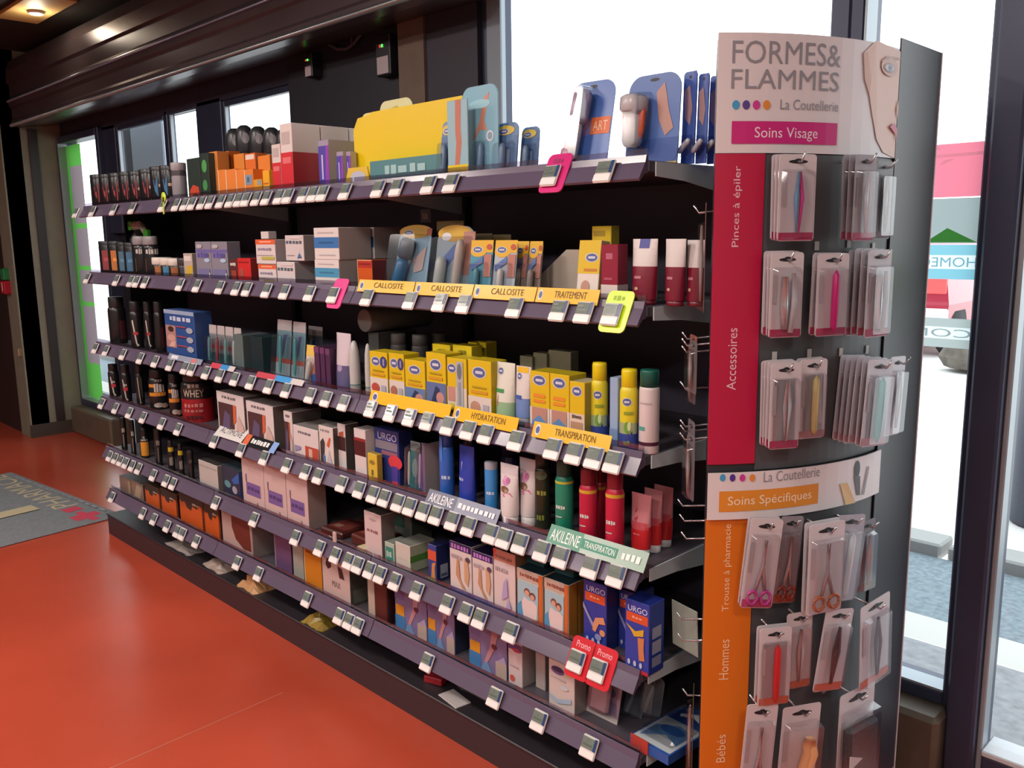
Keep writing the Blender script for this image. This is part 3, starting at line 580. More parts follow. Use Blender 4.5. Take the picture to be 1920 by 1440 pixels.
HK = M('b9bcc2', .25, .9)
def hook(x, y, z, ang, ln):
    a = math.radians(ang); n = (math.sin(a), -math.cos(a)); mb = MB()
    mb.tube([(x - n[0] * ln, y - n[1] * ln, z + .006), (x + n[0] * .012, y + n[1] * .012, z), (x + n[0] * .022, y + n[1] * .022, z + .014)], .0021, HK, 6); mb.build('hook', ST)
CARD = 'c9c2c6'
def pack(x, y, zt, w, h, ang, label, kind, band='a02850', group=None, roll=0, tool='c8ccd2', tip=None, card=CARD, hk=None, dark=False, bandh=.10):
    root = thing('hanging_pack', (x, y, zt), label, 'hanging pack', group, (0, math.radians(roll), math.radians(ang)))
    mb = MB(); o = rrect(-w / 2, w / 2, -h, 0, .006, 3); mb.prism(o, 0, .0012, M(card, .35))
    mb.art([('e', .5, .915, .26, .022, '1c1d22'), ('e', .5, .928, .10, .022, '1c1d22')] + ([('r', .03, .01, .97, bandh, band)] if band else []) + [('r', .08, .40, .20, .74, shade(card, .88) if len(card) == 6 else card)], flat(-w / 2, 0, -h, w, h)); mb.build('card', root)
    tb = MB(); T = lambda u, v, d=.006: (-w / 2 + u * w, -d, -h + v * h); tm = M(tool, .25, .7 if tip is None or tool[0] in 'bc' else 0); t2 = M(tip or tool, .35)
    if kind == 'tweezer':
        tb.tube([T(.50, .80), T(.44, .5), T(.47, .10)], [.0025, .004, .0016], tm, 6); tb.tube([T(.52, .80), T(.60, .5), T(.53, .10)], [.0025, .004, .0016], t2, 6)
    elif kind == 'file':
        tb.tube([T(.54, .80), T(.54, .74), T(.53, .45), T(.52, .12), T(.52, .05)], [.001, .006, .0065, .006, .002], t2, 8)
    elif kind == 'scissors':
        tb.tube([T(.47, .78), T(.52, .50), T(.36, .22)], [.001, .0035, .0035], tm, 6); tb.tube([T(.54, .78), T(.50, .50), T(.66, .22)], [.001, .0035, .0035], tm, 6)
        for cx in (.30, .72):
            P = [T(cx + .15 * math.cos(2 * PI * i / 12), .13 + .075 * math.sin(2 * PI * i / 12)) for i in range(13)]; tb.tube(P, .0032, t2, 6)
    elif kind == 'clipper':
        tb.tube([T(.40, .72), T(.40, .40), T(.42, .1)], [.006, .0075, .005], tm, 8); tb.tube([T(.66, .76), T(.70, .45), T(.60, .06)], [.003, .006, .005], t2, 8)
    elif kind == 'brush':
        tb.box(-w * .42, w * .42, -.022, -.002, -h * .97, -h * .30, M(tool, .7, noise=.4, scale=120), .006); tb.prism([(-w * .42, -h * .52), (-w * .05, -h * .60), (-w * .42, -h * .66)], -.0232, -.0222, M('d8d4d0', .5))
    elif kind == 'bottle':
        tb.tube([T(.66, .66, .014), T(.66, .58, .014), T(.7, .5, .014), T(.60, .35, .014), T(.55, .05, .014)], [.010, .014, .015, .014, .012], t2, 10)
    tb.build('tool', root)
    bd = .026 if kind in ('brush', 'bottle') else .012; bb = MB(); X0, X1, Z0, Z1 = -w * .44, w * .44, -h * .985, -h * .17
    o = rrect(X0, X1, Z0, Z1, .005, 3); i_ = rrect(X0 + .004, X1 - .004, Z0 + .004, Z1 - .004, .004, 3); n = len(o)
    vs = [(a, -.0012, b) for a, b in o] + [(a, -bd, b) for a, b in i_]
    bb.add(vs, [(i, (i + 1) % n, n + (i + 1) % n, n + i) for i in range(n)], CLEAR, True); bb.add(vs[n:], [tuple(range(n))], CLEAR); bb.build('blister', root)
    if hk is not None: hook(x, y, zt - h * .088, ang, hk)
    return root
def row(n, args, ang, step, label, back, **kw):
    """packs hanging one behind the other on the same hook; the front one first"""
    x, y, zt, w, h, a0 = args; a = math.radians(a0 if ang is None else ang); nx, ny = math.sin(a), -math.cos(a)
    for i in range(n):
        k = dict(kw)
        if i: k['hk'] = None; k['roll'] = kw.get('roll', 0) + random.uniform(-1.2, 1.2)
        pack(x - nx * step * i, y - ny * step * i, zt + .0012 * (i % 3), w, h, math.degrees(a), label if i == 0 else back + ', ' + nth(i) + ' from the front', **k)
R1 = 'a8285a'
row(3, (3.3437,0.0162,1.4829,0.0713,0.148,58.3875), None, .013, 'tweezer pack with blue and pink tweezers under the Soins Visage sign', 'pack hanging behind the blue and pink tweezers pack', kind='tweezer', band=R1, tip='c83a8c', tool='6aa0c8', hk=.06)
row(3, (3.4077,0.1439,1.4844,0.0529,0.1514,72.315), None, .014, 'tweezer pack with silver tweezers at the right of the top stand row', 'pack hanging behind the silver tweezers pack in the top row', kind='tweezer', band=R1, hk=.065, card='9a969e')
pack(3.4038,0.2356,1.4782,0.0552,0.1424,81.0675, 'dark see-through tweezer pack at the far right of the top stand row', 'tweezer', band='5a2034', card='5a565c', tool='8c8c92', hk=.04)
row(3, (3.3368,0.0053,1.3157,0.0631,0.1503,57.1275), None, .013, 'nail clipper pack at the left of the second stand row', 'pack hanging behind the nail clipper pack at left', kind='clipper', band=R1, hk=.06)
row(2, (3.3818,0.0892,1.3122,0.07,0.1481,66.4425), None, .013, 'pack with a bright pink nail file in the second stand row', 'pack hanging behind the bright pink file pack', kind='file', band=R1, tip='d0207c', tool='d0207c', hk=.06)
row(4, (3.4246,0.1861,1.317,0.0673,0.1604,76.68), None, .014, 'silver clipper pack at the right of the second stand row', 'dark edge of a pack behind the silver clipper pack', kind='clipper', band=R1, hk=.07, card='b9b6bf')
row(4, (3.3429,0.0055,1.1206,0.0593,0.1582,57.465), None, .012, 'pale tool pack at the lower left above the white band', 'pack hanging behind the pale tool pack above the band', kind='tweezer', band=R1, hk=.065)
row(2, (3.3654,0.0657,1.1229,0.0585,0.1476,63.675), None, .012, 'pack with a yellow tipped stick above the white band', 'pack hanging behind the yellow tipped stick pack', kind='file', band='a87a80', tip='c8b478', tool='c8b478', hk=.055)
row(6, (3.4327,0.1993,1.1136,0.0769,0.1652,78.075), None, .012, 'pack with a teal file leading a thick stack of packs', 'pack in the thick stack behind the teal file pack', kind='file', band='b88a98', tip='4f9a9a', tool='4f9a9a', hk=.08, roll=4, card='c2bec8')
pack(3.4206,0.3129,1.1065,0.0705,0.1577,88.9425, 'narrow white pack at the right end of the third stand row', 'tweezer', band=None, card='c2bec8', hk=.05, roll=4)
OB = 'c2573a'
row(2, (3.3266,-0.01,0.8298,0.0641,0.1735,55.3275), None, .013, 'scissors pack with pink handles below the white band', 'pack hanging behind the pink handled scissors pack', kind='scissors', band='b8467a', tip='c43c96', hk=.06, roll=6)
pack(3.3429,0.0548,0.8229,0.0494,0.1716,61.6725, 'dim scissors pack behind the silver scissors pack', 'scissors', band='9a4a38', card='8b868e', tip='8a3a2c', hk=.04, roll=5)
row(2, (3.3913,0.0987,0.8106,0.0848,0.18,67.6575), None, .014, 'scissors pack with copper handles in the middle below the white band', 'pack hanging behind the copper handled scissors pack', kind='scissors', band=None, tip='b86a44', hk=.065, card='cfcbd0')
pack(3.3994,0.1882,0.8065,0.0816,0.1747,76.2975, 'tilted silver file pack right of the copper scissors', 'file', band=None, tool='d4d6dc', tip='d4d6dc', card='a6a1ac', hk=.045, roll=8)
pack(3.4056,0.2481,0.7824,0.056,0.1485,82.35, 'dark pack with copper tips at the right below the white band', 'tweezer', band='6a3a30', card='6c666e', tool='b87a5a', hk=.04)
row(2, (3.3434,0.0063,0.616,0.0659,0.1568,57.555), None, .012, 'pack with a bright red file in the fifth stand row', 'pack hanging behind the bright red file pack', kind='file', band='c8604a', tip='d01c28', tool='d01c28', hk=.065)
pack(3.3574,0.0722,0.6297,0.0583,0.156,63.9, 'pale pack behind the red file pack', 'tweezer', band='c07058', hk=.045)
pack(3.4033,0.1465,0.6262,0.0774,0.1664,72.4275, 'tilted pack with dark tweezers in the fifth stand row', 'tweezer', band='c8604a', tool='6a5a60', hk=.06, roll=9)
pack(3.4268,0.256,0.6183,0.111,0.1834,83.385, 'pack with crossed dark tweezers at the right of the fifth stand row', 'tweezer', band='c8604a', tool='6a5060', hk=.06, roll=-4)
pack(3.332,-0.0109,0.4631,0.0644,0.201,55.5525, 'scissors pack with pink handles at the bottom of the stand', 'scissors', band=None, tip='c43c96', hk=.065, roll=4)
pack(3.3698,0.0748,0.4404,0.0896,0.1911,64.665, 'pack holding a peach coloured bottle at the bottom of the stand', 'bottle', band='8a4a4a', tip='d9a272', tool='d9a272', hk=.055, roll=3)
pack(3.4164,0.2202,0.436,0.1179,0.2359,79.7625, 'pack with a dark bristle brush and orange band at the lower right of the stand', 'brush', band=None, tool='3a3c42', hk=.055)
# the left flank of the stand, seen edge on
FL = [(3.205, .0), (3.175, .045), (3.145, .09)]
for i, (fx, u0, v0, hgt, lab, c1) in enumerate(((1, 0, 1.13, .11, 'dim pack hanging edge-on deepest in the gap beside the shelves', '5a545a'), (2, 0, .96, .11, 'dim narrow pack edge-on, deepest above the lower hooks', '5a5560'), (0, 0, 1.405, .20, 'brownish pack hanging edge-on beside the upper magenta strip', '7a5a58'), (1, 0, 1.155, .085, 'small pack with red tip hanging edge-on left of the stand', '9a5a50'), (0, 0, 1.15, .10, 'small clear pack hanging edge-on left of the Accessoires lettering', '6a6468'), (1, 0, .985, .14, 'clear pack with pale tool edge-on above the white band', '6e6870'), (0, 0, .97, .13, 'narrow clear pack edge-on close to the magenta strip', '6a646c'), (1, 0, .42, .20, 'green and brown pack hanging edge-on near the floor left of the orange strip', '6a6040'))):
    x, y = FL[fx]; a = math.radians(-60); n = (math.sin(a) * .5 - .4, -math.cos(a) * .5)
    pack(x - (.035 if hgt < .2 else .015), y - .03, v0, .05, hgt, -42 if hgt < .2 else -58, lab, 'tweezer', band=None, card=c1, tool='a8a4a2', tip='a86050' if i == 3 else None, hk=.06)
for i, (z, dx) in enumerate(((1.045, 0), (.80, .0), (.775, .015), (.745, .03), (.56, .01), (.52, .02))): hook(3.125 + dx, .035 - dx, z, -58, .06)
mb = MB(); mb.box(-.045, .045, -.003, 0, 0, .10, M('8f9a90', .4), .002); mb.build('hanging_sign', loc=(3.11, .06, .47), rot=(0, math.radians(-4), math.radians(-20)), label='blank grey green panel hanging left of the orange strip', category='panel')

# ================================================================== goods, top shelf
WHT = 'e4dcda'; BLK = '1c1b20'; YEL = 'd2b41e'
def logo(cx, cy, rx, ry): return [('e', cx, cy, rx * 1.18, ry * 1.18, 'c9cbd6'), ('e', cx, cy, rx, ry, '54608f'), ('r', cx - rx * .6, cy - ry * .25, cx + rx * .6, cy + ry * .3, 'c8cbdc')]
g = 'black shower gel bottles at the left of the top shelf'
for i, a in enumerate([(0.0435,0.02,1.493,0.1064,0.1441), (0.1455,0.02,1.493,0.0964,0.1405), (0.2497,0.02,1.493,0.1101,0.1389), (0.3584,0.02,1.493,0.1056,0.1368), (0.4599,0.02,1.493,0.0961,0.133), (0.5656,0.02,1.493,0.1024,0.1348), (0.6698,0.02,1.493,0.0834,0.1384), (0.7572,0.02,1.493,0.0804,0.1368)]):
    c = '9c3038' if i < 6 else '2f6c98'; x, y, z, w, h = a
    L(x, y, z, w * .97, h, 'black bottle with %s label, %s from the left on the top shelf' % ('red' if i < 6 else 'blue', nth(i)), group=g, body='19181d', cap='26282c', shape='slim', sy=.7, art=[('p', [(.2, .62), (.4, .74), (.75, .70), (.85, .50), (.7, .22), (.4, .16), (.25, .35)], c), ('r', .45, .44, .95, .52, 'b99a86'), ('e', .55, .12, .08, .04, '9a8f8c')])
L(0.8554,0.02,1.493,0.0598,0.1412, 'light grey metal tub with dark band beside the blue labelled bottles', cat='tub', body='8d8a90', cap='a3a0a4', shape='can', bands=[(.66, .80, '4d4a50')], name='tub', capname='lid', sy=.9)
C(1.034,0.02,1.493,0.1006,0.1448, .05, 'dark green box with red specks right of the grey tub', front='26332f', side='1d2725', art=[('p', [(.1, .05), (.5, .15), (.9, .08), (.8, .30), (.4, .36), (.15, .25)], 'c2452e'), ('r', .2, .0, .5, .1, 'd06a3a')])
C(1.1201,0.02,1.493,0.0605,0.155, .05, 'narrow black and green box beside the orange boxes', front='24352e', art=[('e', .45, .30, .3, .12, '3f8a4e'), ('e', .5, .72, .32, .14, '4a9a50'), ('r', .1, .02, .5, .1, 'c2603a')])
OG = 'e0782a'
for a, t_, lab in (((1.1359,0.045,1.493,0.0636,0.1607), 'd98a45', 'pale orange tall box with green foot, leftmost of the orange boxes'), ((1.1063,0.1,1.493,0.0796,0.166), 'e5722c', 'bright orange tall box behind the small orange boxes'), ((1.2358,0.09,1.493,0.0715,0.1488), 'dd8636', 'tall orange box in the middle of the orange group'), ((1.3137,0.09,1.493,0.069,0.1449), 'e46f28', 'vivid orange tall box right of the middle orange box'), ((1.4573,0.06,1.493,0.075,0.126), 'e08030', 'tall orange box beside the small white and red box')):
    C(*a, .045, lab, front=t_, side=shade(t_, .88), top='e8a878', art=[('r', .08, .86, .92, .97, 'ead8cc')] if 'vivid' in lab else [('r', .05, .02, .6, .16, '8a9a3c')] if 'pale' in lab else [])
for a, lab in (((1.2419,0.02,1.493,0.0496,0.092), 'small orange box, leftmost in the front row of orange boxes'), ((1.3041,0.02,1.493,0.0667,0.0899), 'small orange box with pale edges, second in the front row'), ((1.3682,0.02,1.493,0.0539,0.086), 'small orange box with pale edges, third in the front row'), ((1.4268,0.02,1.493,0.0559,0.0824), 'small orange box with blue picture in the front row')):
    C(*a, .04, lab, front='df8136', side='d47228', top='e8b088', art=[('r', 0, 0, .08, 1, 'f0d0b0')] + ([('r', .1, .40, .9, .78, '7d93a6'), ('r', .3, .5, .6, .7, '50657a'), ('r', .1, .05, .9, .2, '9a9490')] if 'blue' in lab else []))
C(1.4819,0.02,1.493,0.051,0.0475, .03, 'tiny amber box in front of the tall orange boxes', front='e09a22', art=[('r', .5, .6, .95, .95, '8a9aa8')])
C(1.5358,0.02,1.493,0.0397,0.0725, .03, 'narrow yellow orange box left of the white and red boxes', front='e8a628', art=[('r', 0, 0, 1, .3, 'd6b488'), ('r', .1, .4, .9, .46, 'c06020')])
for i, (a, lab) in enumerate((((1.0186,0.12,1.6681,0.086,0.0853), 'dark brush head pack with white top, leftmost above the orange boxes'), ((1.1113,0.11,1.6606,0.0827,0.0942), 'black rounded bottle with grey oval, second above the orange boxes'), ((1.2294,0.1,1.644,0.0786,0.0952), 'black rounded bottle with grey oval, third above the orange boxes'), ((1.3244,0.1,1.637,0.0752,0.0898), 'black rounded bottle with grey oval, fourth above the orange boxes'), ((1.3993,0.105,1.6248,0.0726,0.0918), 'black rounded bottle with grey oval, rightmost above the orange boxes'))):
    x, y, z, w, h = a
    L(x, y + .045, 1.493, w, z + h - 1.493, lab, body='201f24', cap='25252a', shape='deo', art=[('e', .5, .82, .16, .07, '77747a')], group='black rounded bottles behind the orange boxes', sy=.7)
RW = lambda s_: [('r', 0, 0, 1, s_, 'c8202c'), ('r', .12, s_ + .12, .8, s_ + .3, 'b9aaa8'), ('r', .15, s_ * .72, .85, s_ * .88, 'd86a70')]
C(1.6054,0.02,1.493,0.051,0.1467, .05, 'small white and red box left of the large one', front='d6cac6', side='b4343c', art=RW(.62))
for i, (yy, lab) in enumerate(((0, 'large white and red box, frontmost on the top shelf'), (.105, 'large white and red box, second in its row from the front'), (.21, 'large white and red box, rearmost in its row'))):
    x, y, z, w, h = (1.6683,0.02,1.493,0.0677,0.2024); C(x, y + yy, z, w, h, .10, lab, front='d8cdca', side='cbbfc0', top='e2d4d6', art=RW(.58), sart=[('r', 0, 0, 1, .58, '9c2030')], group='large white and red boxes in a row')
PU = [('r', 0, 0, 1, .88, '4a3aa0'), ('p', [(.6, .1), (1, .1), (1, .88), (.75, .88)], '8a3aa8'), *WR(.2, .12, .55, .75, 'c9c0e6')]
PU = [('r', 0, 0, 1, .88, '4a3aa0'), ('p', [(.6, .1), (1, .1), (1, .88), (.75, .88)], '8a3aa8'), ('r', .3, .2, .45, .7, 'c0b4e0')]
C(1.8542,0.03,1.493,0.053,0.1394, .10, 'blue and purple toothpaste box with grey side by the yellow display', front='9a8fa8', side='a9a4a8', art=PU)
C(1.9452,0.024,1.493,0.0319,0.0994, .022, 'small purple box with grey side, second beside the yellow display', front='9a8fa8', side='b0a894', art=PU)
C(1.9873,0.024,1.493,0.0208,0.0962, .022, 'small purple box touching the yellow display', front='9a8fa8', side='b0a894', art=PU)
# yellow cardboard display
dx0, dz0 = 1.9726, 1.493; dx1 = 2.4414; dt = 1.6895; dl = 1.6791
DT = thing('display_tray', (0, 0, 0), 'large bright yellow cardboard display tray on the top shelf', 'display tray')
mb = MB(); w_ = dx1 - dx0; mb.prism([(dx0 + .01, dz0), (dx1, dz0), (dx1, dt), (dx0 + .10, dt)] + [(dx0 + .10 - .02, dt - .006), (dx0 + .03, dl), (dx0 + .008, dl - .03)], .05, .054, M('e0c400', .4), axis='y'); mb.build('front_panel', DT)
mb = MB(); mb.prism([(.054, dz0), (.30, dz0), (.30, dl + .01), (.2, dl + .05), (.054, dl - .02)], dx0 + .012, dx0 + .016, M('d8c018', .4), axis='x'); mb.build('side_panel', DT)
mb = MB(); mb.prism(rrect(1.7772, 1.9378, dz0, 1.7712, .03, 6, (0, 1, 1, 0)), .296, .30, M('ece6b0', .5), axis='y'); mb.build('back_panel', DT)
mb = MB(); mb.prism(rrect(1.8351, 2.0087, dz0, 1.7188, .03, 6, (0, 1, 1, 0)), .18, .184, M('e6dc90', .5), axis='y'); mb.build('divider', DT)
mb = MB(); mb.box(2.1048,2.4014, .012, .016, dz0 + .004, dz0 + .060, M('4f8288', .4)); mb.art([*WR(.2, .3, .75, .75, '9cc0c2')], flat((2.1048,2.4014)[0], .012, dz0 + .004, .33, .056)); mb.build('front_strip', DT)
mb = MB(); mb.prism([(dx0 + .0, dz0), (dx0 + .12, dz0), (dx0 + .11, dz0 + .05), (dx0 + .02, dz0 + .05)], .018, .022, M('d8b840', .4), axis='y'); mb.art([('e', .55, .45, .3, .35, 'b8b8c8')], flat(dx0, .018, dz0, .12, .05)); mb.build('corner_flap', DT)
# foot care blister cards beside it
LEG = [('p', [(.42, 1), (.70, 1), (.66, .62), (.70, .44), (.58, .16), (.36, .16), (.44, .45), (.40, .6)], 'b5705c'), ('r', 0, 0, 1, .16, 'e0c010')]
x, y, z, w, h = (2.4637,0,1.493,0.0735,0.1799); C(x, y + .012, z, w, h, .004, 'tall pale blue card with a bare leg and yellow foot', cat='card', front='8fb4c0', art=LEG, name='display_card')
x, y, z, w, h = (2.5036,0.05,1.493,0.124,0.2118); mb = MB(); mb.prism(rrect(-w / 2, w / 2, 0, h, w * .22, 6, (0, 1, 1, 0)), 0, .004, M('7fb0c4', .4)); mb.art([('p', [(.62, .86), (.78, .92), (.66, .70), (.62, .62), (.70, .5), (.5, .52), (.3, .40), (.28, .42), (.48, .60)], 'c48a78'), ('e', .5, .80, .3, .05, '98c8d6'), ('e', .78, .44, .10, .06, 'cfdde4'), ('e', .78, .44, .07, .042, '8aa0b4')], flat(-w / 2, 0, 0, w, h)); mb.build('display_card', loc=(x, y, z), label='taller light blue rounded card with bare legs and round seal', category='card')
BB = 'blue foot care packs beside the pale blue cards'
for a, lab in (((2.3997,-0,1.493,0.0526,0.1423), 'clear pack with yellow head at the right edge of the yellow tray'), ((2.5115,0.02,1.493,0.0601,0.1364), 'dim blue pack with yellow oval in front of the tall blue card'), ((2.5759,0.03,1.493,0.0755,0.1248), 'blue pack with yellow oval right of the tall blue card'), ((2.6245,0.06,1.493,0.0574,0.113), 'blue pack with yellow head, rightmost beside the window')):
    BL(*a, lab, BB, card='50709c', art=[('r', 0, 0, 1, .75, '4a6a94'), ('e', .42, .86, .42, .09, 'c8b040')] + logo(.36, .84, .2, .045) + [('r', .3, .2, .7, .5, '7d95b4')], bub=(.1, .06, .9, .66, .025), inner=[('applicator', [('rod', .5, .1, .5, .6, .008, '6f8fb0')])], rx=6)
BB2 = 'blue foot file packs at the right of the top shelf'
BL(2.8071,0.03,1.493,0.1185,0.2068, 'wide clear blue pack with white and magenta device and orange patch', BB2, card='3f68b4', art=[('r', .55, .42, .98, .60, 'e0703a'), ('t', .6, .46, .92, .56, 'f0c8b0', 'ART'), ('r', 0, 0, .3, .4, '3f7fb4')], bub=(.04, .04, .62, .93, .045), inner=[('foot_file', [('rod', .28, .12, .34, .56, .017, 'd8d4d8'), ('rod', .34, .50, .42, .88, .024, '9a8aa0')]), ('grip', [('rod', .24, .10, .26, .26, .018, 'a8286a')])], rx=12, rz=4)
x, y, z, w, h = (2.9703,0.05,1.493,0.1318,0.1869); BL(x, y, z, w, h, 'blue pack with white and orange device and hand picture', BB2, card='4a6cae', art=[('r', 0, 0, 1, .3, '33559c'), ('p', [(.55, .8), (.7, .9), (.8, .6), (.9, .4), (.75, .32), (.62, .5)], 'b48a80'), ('e', .5, .12, .5, .14, '2f4f96'), ('r', 0, .0, 1, .04, 'b89a40')], bub=(.03, .16, .48, .82, .045), inner=[('device', [('rod', .24, .2, .24, .58, .022, 'd6d0d0'), ('rod', .24, .56, .25, .78, .03, 'b9b6ba')]), ('orange_grip', [('rod', .40, .3, .42, .66, .007, 'd8603a'), ('rod', .08, .45, .08, .62, .006, 'd8603a')])], rx=4)
for i, a in enumerate([(3.0377,0.1,1.493,0.0321,0.1839), (3.0634,0.11,1.493,0.0252,0.1775), (3.0715,0.14,1.493,0.0251,0.1759), (3.0794,0.17,1.493,0.0264,0.1742)]):
    BL(*a, 'blue pack edge with hand picture, %s behind the device pack' % nth(i), BB2, card='4a64a8', art=[('r', 0, 0, 1, .32, '2f4a9c'), ('p', [(.1, .8), (.5, .85), (.75, .6), (.6, .42), (.2, .5)], 'b08f90'), ('r', .8, 0, 1, 1, '3a5ab0')], bub=(.02, .05, .95, .30, .03), inner=[('device', [('rod', .1, .12, .9, .26, .006, 'c8ccd8')])], rx=2)

# ================================================================== goods, second shelf
g = 'small black bottles at the left of the second shelf'
for i, (a, c) in enumerate((((0.0699,0.02,1.207,0.0879,0.1444), '8a3a40'), ((0.1713,0.02,1.207,0.0907,0.1439), 'b4703a'), ((0.2628,0.02,1.207,0.0701,0.139), '456a80'), ((0.3429,0.02,1.207,0.068,0.1365), '3f6888'), ((0.4344,0.02,1.207,0.0874,0.1619), 'a8783c'), ((0.5359,0.02,1.207,0.084,0.161), 'b07038'))):
    L(*a, 'black bottle with %s label, %s from the left on the second shelf' % (('dark red', 'orange', 'blue grey', 'blue', 'amber and grey cap', 'orange and grey cap')[i], nth(i)), group=g, body='1b1c20', cap='24262a' if i < 4 else '8f8c90', shape='slim' if i < 4 else 'shampoo', sy=.75, art=[('r', .2, .12, .85, .72, c), ('r', .3, .4, .8, .5, shade(c, 1.3))] if i < 4 else [('p', [(.2, .1), (.85, .1), (.9, .42), (.5, .34), (.2, .46)], c), *WR(.25, .55, .85, .7, 'b9b4b0')])
t = thing('spray_bottle', (0.295, .11, SZ[1]), 'black spray bottle with green and grey trigger head behind the black bottles', 'bottle')
mb = MB(); mb.lathe([(0, 0), (.04, 0), (.042, .01), (.042, .15), (.02, .185), (.016, .19)], M('1c1e22', .35), 20); mb.build('body', t)
mb = MB(); mb.box(-.06, .015, -.014, .014, .19, .225, M('a8a89c', .4), .008); mb.tube([(.0, 0, .215), (.03, 0, .205), (.055, 0, .185), (.07, 0, .165)], [.014, .015, .014, .010], M('a49f94', .4), 8); mb.build('trigger_head', t)
mb = MB(); mb.box(-.085, -.058, -.016, .016, .188, .227, M('46b832', .4), .004); mb.build('nozzle', t)
mb = MB(); mb.box(.06, .095, -.012, .012, .15, .19, M('4cbc38', .4), .006); mb.build('trigger', t)
for i, a in enumerate([(0.6178,0.02,1.207,0.0763,0.0772), (0.6951,0.02,1.207,0.069,0.0757), (0.7676,0.02,1.207,0.067,0.0743), (0.8498,0.02,1.207,0.0693,0.077)]):
    L(*a, 'small black jar with wide %s lid, %s from the left' % ('white' if i < 3 else 'dark', nth(i)), cat='jar', group='small jars with wide lids', body='22201f', cap='d8d0c6' if i < 3 else '3a383c', shape='jar', art=[('r', .2, .12, .8, .55, ('a8683a', '3f7fa0', '9a5a34', '403c3c')[i])], name='jar', capname='lid')
C(0.935,0.02,1.207,0.0712,0.0953, .035, 'small pale box with yellow corner right of the white lidded jars', front='b4a8a0', side='7d7674', art=[('p', [(.2, 0), (1, .3), (1, .55), (.3, .5)], 'c8a83c'), ('r', .1, .7, .9, .9, 'd6cdca')])
for a, lab in (((1.0631,0.02,1.207,0.1177,0.1375), 'silver blue box with violet lettering, left one of the pair'), ((1.1854,0.02,1.207,0.1193,0.1369), 'silver blue box with violet lettering, right one of the pair')):
    C(*a, .05, lab, front='85828e', side='6a6874', top='9a98a0', group='silver blue boxes', art=[('r', 0, .72, 1, .80, '6a62a0'), *WR(.12, .58, .9, .72, '5a50a0'), ('e', .75, .52, .18, .05, 'a8c0dc'), ('r', .1, .05, .9, .3, '75719a'), ('r', .86, .03, .92, .2, 'd8d4da'), ('e', .3, .88, .2, .05, 'b0adb4')])
C(1.2847,0.02,1.207,0.0494,0.0771, .05, 'dark box with white lettering beside the red box', front='5a2a2a', art=[*WR(.05, .7, .9, .85, 'd8d0c8'), ('r', .2, .1, .9, .5, '9a3a30')])
C(1.3573,0.02,1.207,0.0882,0.0813, .06, 'bright red small box on the second shelf', front='c82a2a', side='7a2426', art=[('r', .1, .8, .9, .86, '8a1a1c'), ('e', .3, .4, .2, .2, 'a84840')])
OB_ = lambda: [('r', 0, .80, 1, 1, 'd8603a'), ('r', .2, .88, .8, .93, 'f0b090'), *WR(.12, .55, .85, .66, '8d7f9a'), ('r', .3, .18, .95, .30, 'b4ae50'), ('r', .05, .35, .9, .38, 'c0b8b8')]
C(1.5089,0.02,1.1982,0.1127,0.0708, .05, 'white box with orange band, lower one of the stack', front='d2c8c8', side='a49a9c', art=OB_())
x, y, z, w, h = (1.499,0.02,1.2705,0.123,0.0788); C(x, y + .004, z, w, h, .05, 'white box with orange band, upper one of the stack', front='d2c8c8', side='a49a9c', art=OB_())
C(1.4882,0.03,1.351,0.0478,0.0239, .03, 'tiny white box on top of the orange banded stack', front='cfc6c6', side='a8a0a2')
HX = lambda: [*WR(.05, .66, .95, .80, '55606e'), ('r', .3, .86, .9, .93, 'cfc6c6'), ('p', [(.65, .1), (.8, .35), (.9, .5), (.78, .3), (.9, .12)], '4a6a94'), ('r', .1, .2, .5, .23, 'a8a2a6')]
C(1.6251,0.02,1.1951,0.1062,0.0839, .09, 'white box with dark lettering, lower of the two', front='cfc6c6', side='8f8a8c', art=HX())
x, y, z, w, h = (1.6735,0.02,1.2827,0.1062,0.0785); C(x, y + .006, z, w, h, .09, 'white box with dark lettering, upper of the two', front='cbc2c2', side='85807f', art=HX())
WB = lambda c: [('r', 0, .36, 1, .70, c), ('r', .2, .5, .8, .56, shade(c, .8)), ('r', .15, .82, .8, .86, 'b4acae'), ('r', .2, .12, .85, .16, 'b4acae')]
for dy, nm in ((0, 'front'), (.125, 'rear')):
    x, y, z, w, h = (1.8576,0.02,1.1949,0.1281,0.093); C(x, y + dy, SZ[1], w, z + h - SZ[1], .115, 'white box with light blue band, bottom of the %s tall stack' % nm, front='d6cecc', side='9a8f8c', art=WB('4a92b8'), group='white boxes with blue bands')
    x, y, z2, w, h2 = (1.8615,0.02,1.2894,0.1299,0.0916); C(x, y + dy, z + h + .0005, w, z2 + h2 - z - h, .115, 'white box with dark blue band, top of the %s tall stack' % nm, front='d6cecc', side='9a8f8c', art=WB('3a70ac'), group='white boxes with blue bands')
C(2.036,0.03,1.207,0.0746,0.0824, .05, 'small orange red box left of the clear foot file packs', front='c8561e', side='5a1a18', art=[('r', 0, .72, 1, 1, 'b03028'), ('r', .1, .82, .9, .88, '802018'), ('r', 0, 0, .04, 1, 'd0a070'), ('r', 0, .96, 1, 1, 'd09a70')], rz=-3)
g = 'clear foot file packs with yellow heads'
BL(2.1702,0.03,1.207,0.1423,0.1861, 'large clear pack with blue tool and hang tab, leftmost of the yellow headed packs', g, card='7fa0b4', art=[('e', .5, .92, .5, .10, 'c8a030'), ('r', .85, .86, 1, .96, 'a85a3a')] + logo(.3, .90, .13, .035) + [('p', [(.55, .5), (.9, .7), (.85, .35), (.6, .3)], 'b8a4a0')], bub=(.05, .03, .95, .88, .045), inner=[('foot_file', [('rod', .30, .08, .42, .50, .018, '2f6f9c'), ('rod', .42, .48, .52, .80, .021, '33465a')])], rx=11, round_top=.3)
